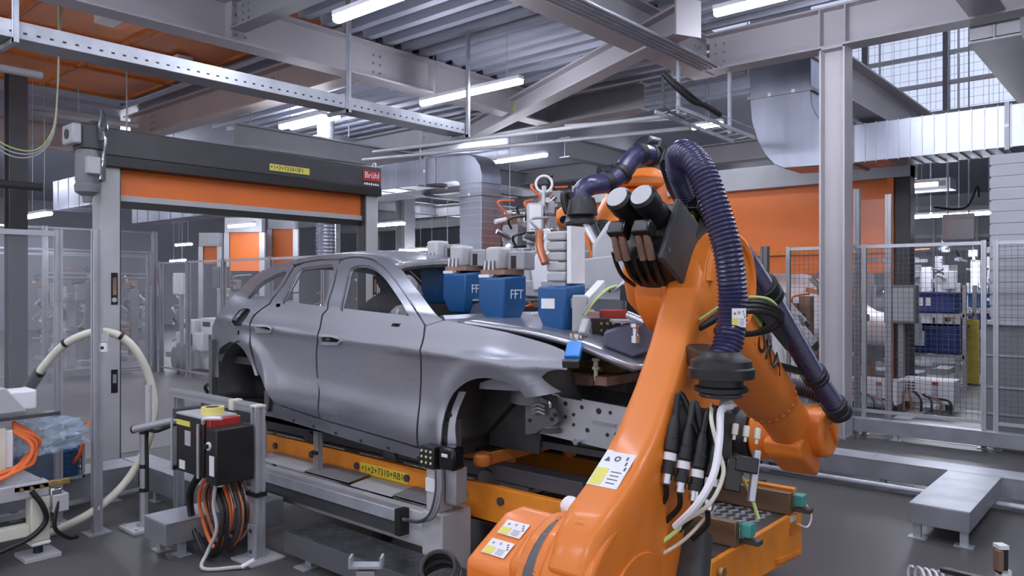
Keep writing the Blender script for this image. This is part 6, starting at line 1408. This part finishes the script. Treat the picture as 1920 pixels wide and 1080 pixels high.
# floor details at the lower right edge
a = aD(1878, 1075, 3.9); r = thing('light_barrier', 'small black and brown light barrier on a white foot', 'sensor', (a.x, a.y, 0))
MB().ob(aD(1877, 1048, 3.9), RV, FV, Z_, .045, .05, .14).build('housing', 'black', r, .004); MB().ob(aD(1872, 1050, 3.88), RV, FV, Z_, .026, .045, .10).build('lens', 'rust_tan', r); MB().ob(aD(1877, 1024, 3.9), RV, FV, Z_, .05, .055, .02).build('cap', 'white', r)
MB().ob(aD(1882, 1078, 3.9), RV, FV, Z_, .05, .05, .06).build('foot', 'white', r); q = aD(1882, 1085, 3.9); MB().bar(q, V((q.x, q.y, 0)), .04, .04).build('post', 'alu', r)
a = aD(1728, 1078, 3.6); r = thing('coiled_cable', 'white spiral cable at the lower right edge', 'cable', (a.x, a.y, 0)); pts = []
for k in range(6*14+1):
    t = k/14; b = aD(1712+13*t, 1086+2.5*t, 3.6); an = 2*PI*(k % 14)/14; pts.append(b+FV*math.sin(an)*.06+Z_*math.cos(an)*.06)
MB().tube(pts, .006, 6, 2).build('coil', 'white', r); q = aD(1728, 1092, 3.6); MB().bar(q, V((q.x, q.y, 0)), .05, .05).build('stand', 'charcoal', r)
a, b = aD(1768, 1068, 3.6), aD(1850, 1088, 3.4); r = thing('black_channel', 'black channel with pale tube beside the spiral cable', 'channel', (a.x, a.y, 0)); MB().bar(a, b, .04, .02).build('channel', 'black', r); MB().bar(a+Z_*-.03+RV*.03, b-Z_*.03, .03, .02).build('tube', 'light_grey', r); q = a.lerp(b, .6)-Z_*.03; MB().bar(q, V((q.x, q.y, 0)), .04, .04).build('stand', 'charcoal', r)

# perforated steel tower standing behind the robot wrist
r = thing('perforated_tower', 'upright perforated steel plates standing behind the robot elbow cables', 'fixture', aZ(1350, 905, 0))
for u, v0, v1, D_, w_ in ((1302, 690, 900, 5.6, .14), (1372, 700, 880, 6.0, .2), (1405, 745, 870, 5.9, .1)):
    t_, b_ = aD(u, v0, D_), aD(u, v1, D_); b_.z = 0; p_ = MB().ob((t_+b_)/2, RV, Z_, FV, w_, t_.z-b_.z, .03).build('plate', 'galv_dull', r, .004)
    for k in range(int((t_.z-.3)/.085)):
        for j in (-1, 1): q = V((t_.x, t_.y, t_.z-.05-.085*k))+RV*j*w_*.28-FV*.0155; MB().cyl(q, q-FV*.002, .013, n=8).build('hole', 'black', p_)
MB().bar(aD(1300, 735, 5.65), aD(1410, 760, 5.9), .06, .08).build('cross_plate', 'galv', r, .004)
MB().ob(aD(1410, 790, 5.5), RV, Z_, FV, .14, .05, .05).build('tool_lamp', 'white', r, .01)
a_, b_ = aZ(1290, 910, 0), aZ(1420, 900, 0); MB().bar(a_+Z_*.02, b_+Z_*.02, .3, .04).build('base', 'steel_dark', r)

# table with clamps and a blue box behind the control stand
a_ = aD(425, 745, 7.2); r = thing('clamp_table', 'low steel table with dark clamps behind the black control box', 'table', (a_.x, a_.y, 0))
MB().bx(a_.x-.6, a_.x+.35, a_.y, a_.y+.35, a_.z-.1, a_.z-.06).build('top', 'galv', r)
for x in (-.55, .3):
    for y in (.04, .31): MB().bx(a_.x+x-.02, a_.x+x+.02, a_.y+y-.02, a_.y+y+.02, 0, a_.z-.1).build('leg', 'alu', r)
for k in (-.5, -.3): MB().tube([(a_.x+k, a_.y+.1, a_.z-.06), (a_.x+k, a_.y+.05, a_.z+.04), (a_.x+k+.1, a_.y+.03, a_.z+.08), (a_.x+k+.2, a_.y+.05, a_.z+.02)], .018, 8).build('clamp', 'black', r)
MB().ob((a_.x-.4, a_.y+.1, a_.z+.1), X_, Y_, Z_, .22, .06, .05).build('clamp_head', 'rust_tan', r, .01)
solo(MB().bx(a_.x-.1, a_.x+.3, a_.y+.05, a_.y+.3, a_.z-.06, a_.z+.02), 'tool_case', 'blue', 'flat blue case lying on the low steel table', 'case', bev=.01)

# white floor markings behind the mesh fence
for i, (u0, v0, u1, v1, w_) in enumerate(((1690, 760, 1795, 772, .10), (1810, 770, 1900, 779, .10), (1690, 785, 1760, 752, .22))):
    a_, b_ = aZ(u0, v0, .0035), aZ(u1, v1, .0035); d_ = (b_-a_).normalized(); n_ = Z_.cross(d_)
    solo(MB().add([a_-n_*w_/2, b_-n_*w_/2, b_+n_*w_/2, a_+n_*w_/2]+[p_+Z_*.002 for p_ in (a_-n_*w_/2, b_-n_*w_/2, b_+n_*w_/2, a_+n_*w_/2)], [(0, 1, 2, 3), (4, 5, 6, 7), (0, 1, 5, 4), (1, 2, 6, 5), (2, 3, 7, 6), (3, 0, 4, 7)]), 'floor_marking', 'white', ('white painted floor line behind the controllers', 'white painted floor line in front of the slatted cabinet', 'broad slanting white floor stripe behind the controllers')[i], 'floor marking')
# air unit above the store
a_ = aD(1745, 348, 14.2); r = thing('air_unit', 'grey air unit box hanging above the crate store', 'air unit', a_)
MB().ob(a_, X_, Y_, Z_, .75, .5, .2).build('housing', 'mid_grey', r, .01); MB().ob(a_-Y_*.252, X_, Y_, Z_, .6, .004, .1).build('grille', 'black', r); MB().cyl(a_+Z_*.1, (a_.x, a_.y, 4.62), .012, n=6).build('rod', 'galv', r)
r = solo(MB().tube([aD(1835, 370, 12.4), aD(1832, 350, 12.4), aD(1815, 385, 12.4), aD(1790, 392, 12.4), aD(1750, 388, 12.4)], .02, 8), 'sagging_cable', 'black', 'black cable sagging above the plain pale panel', 'cable')
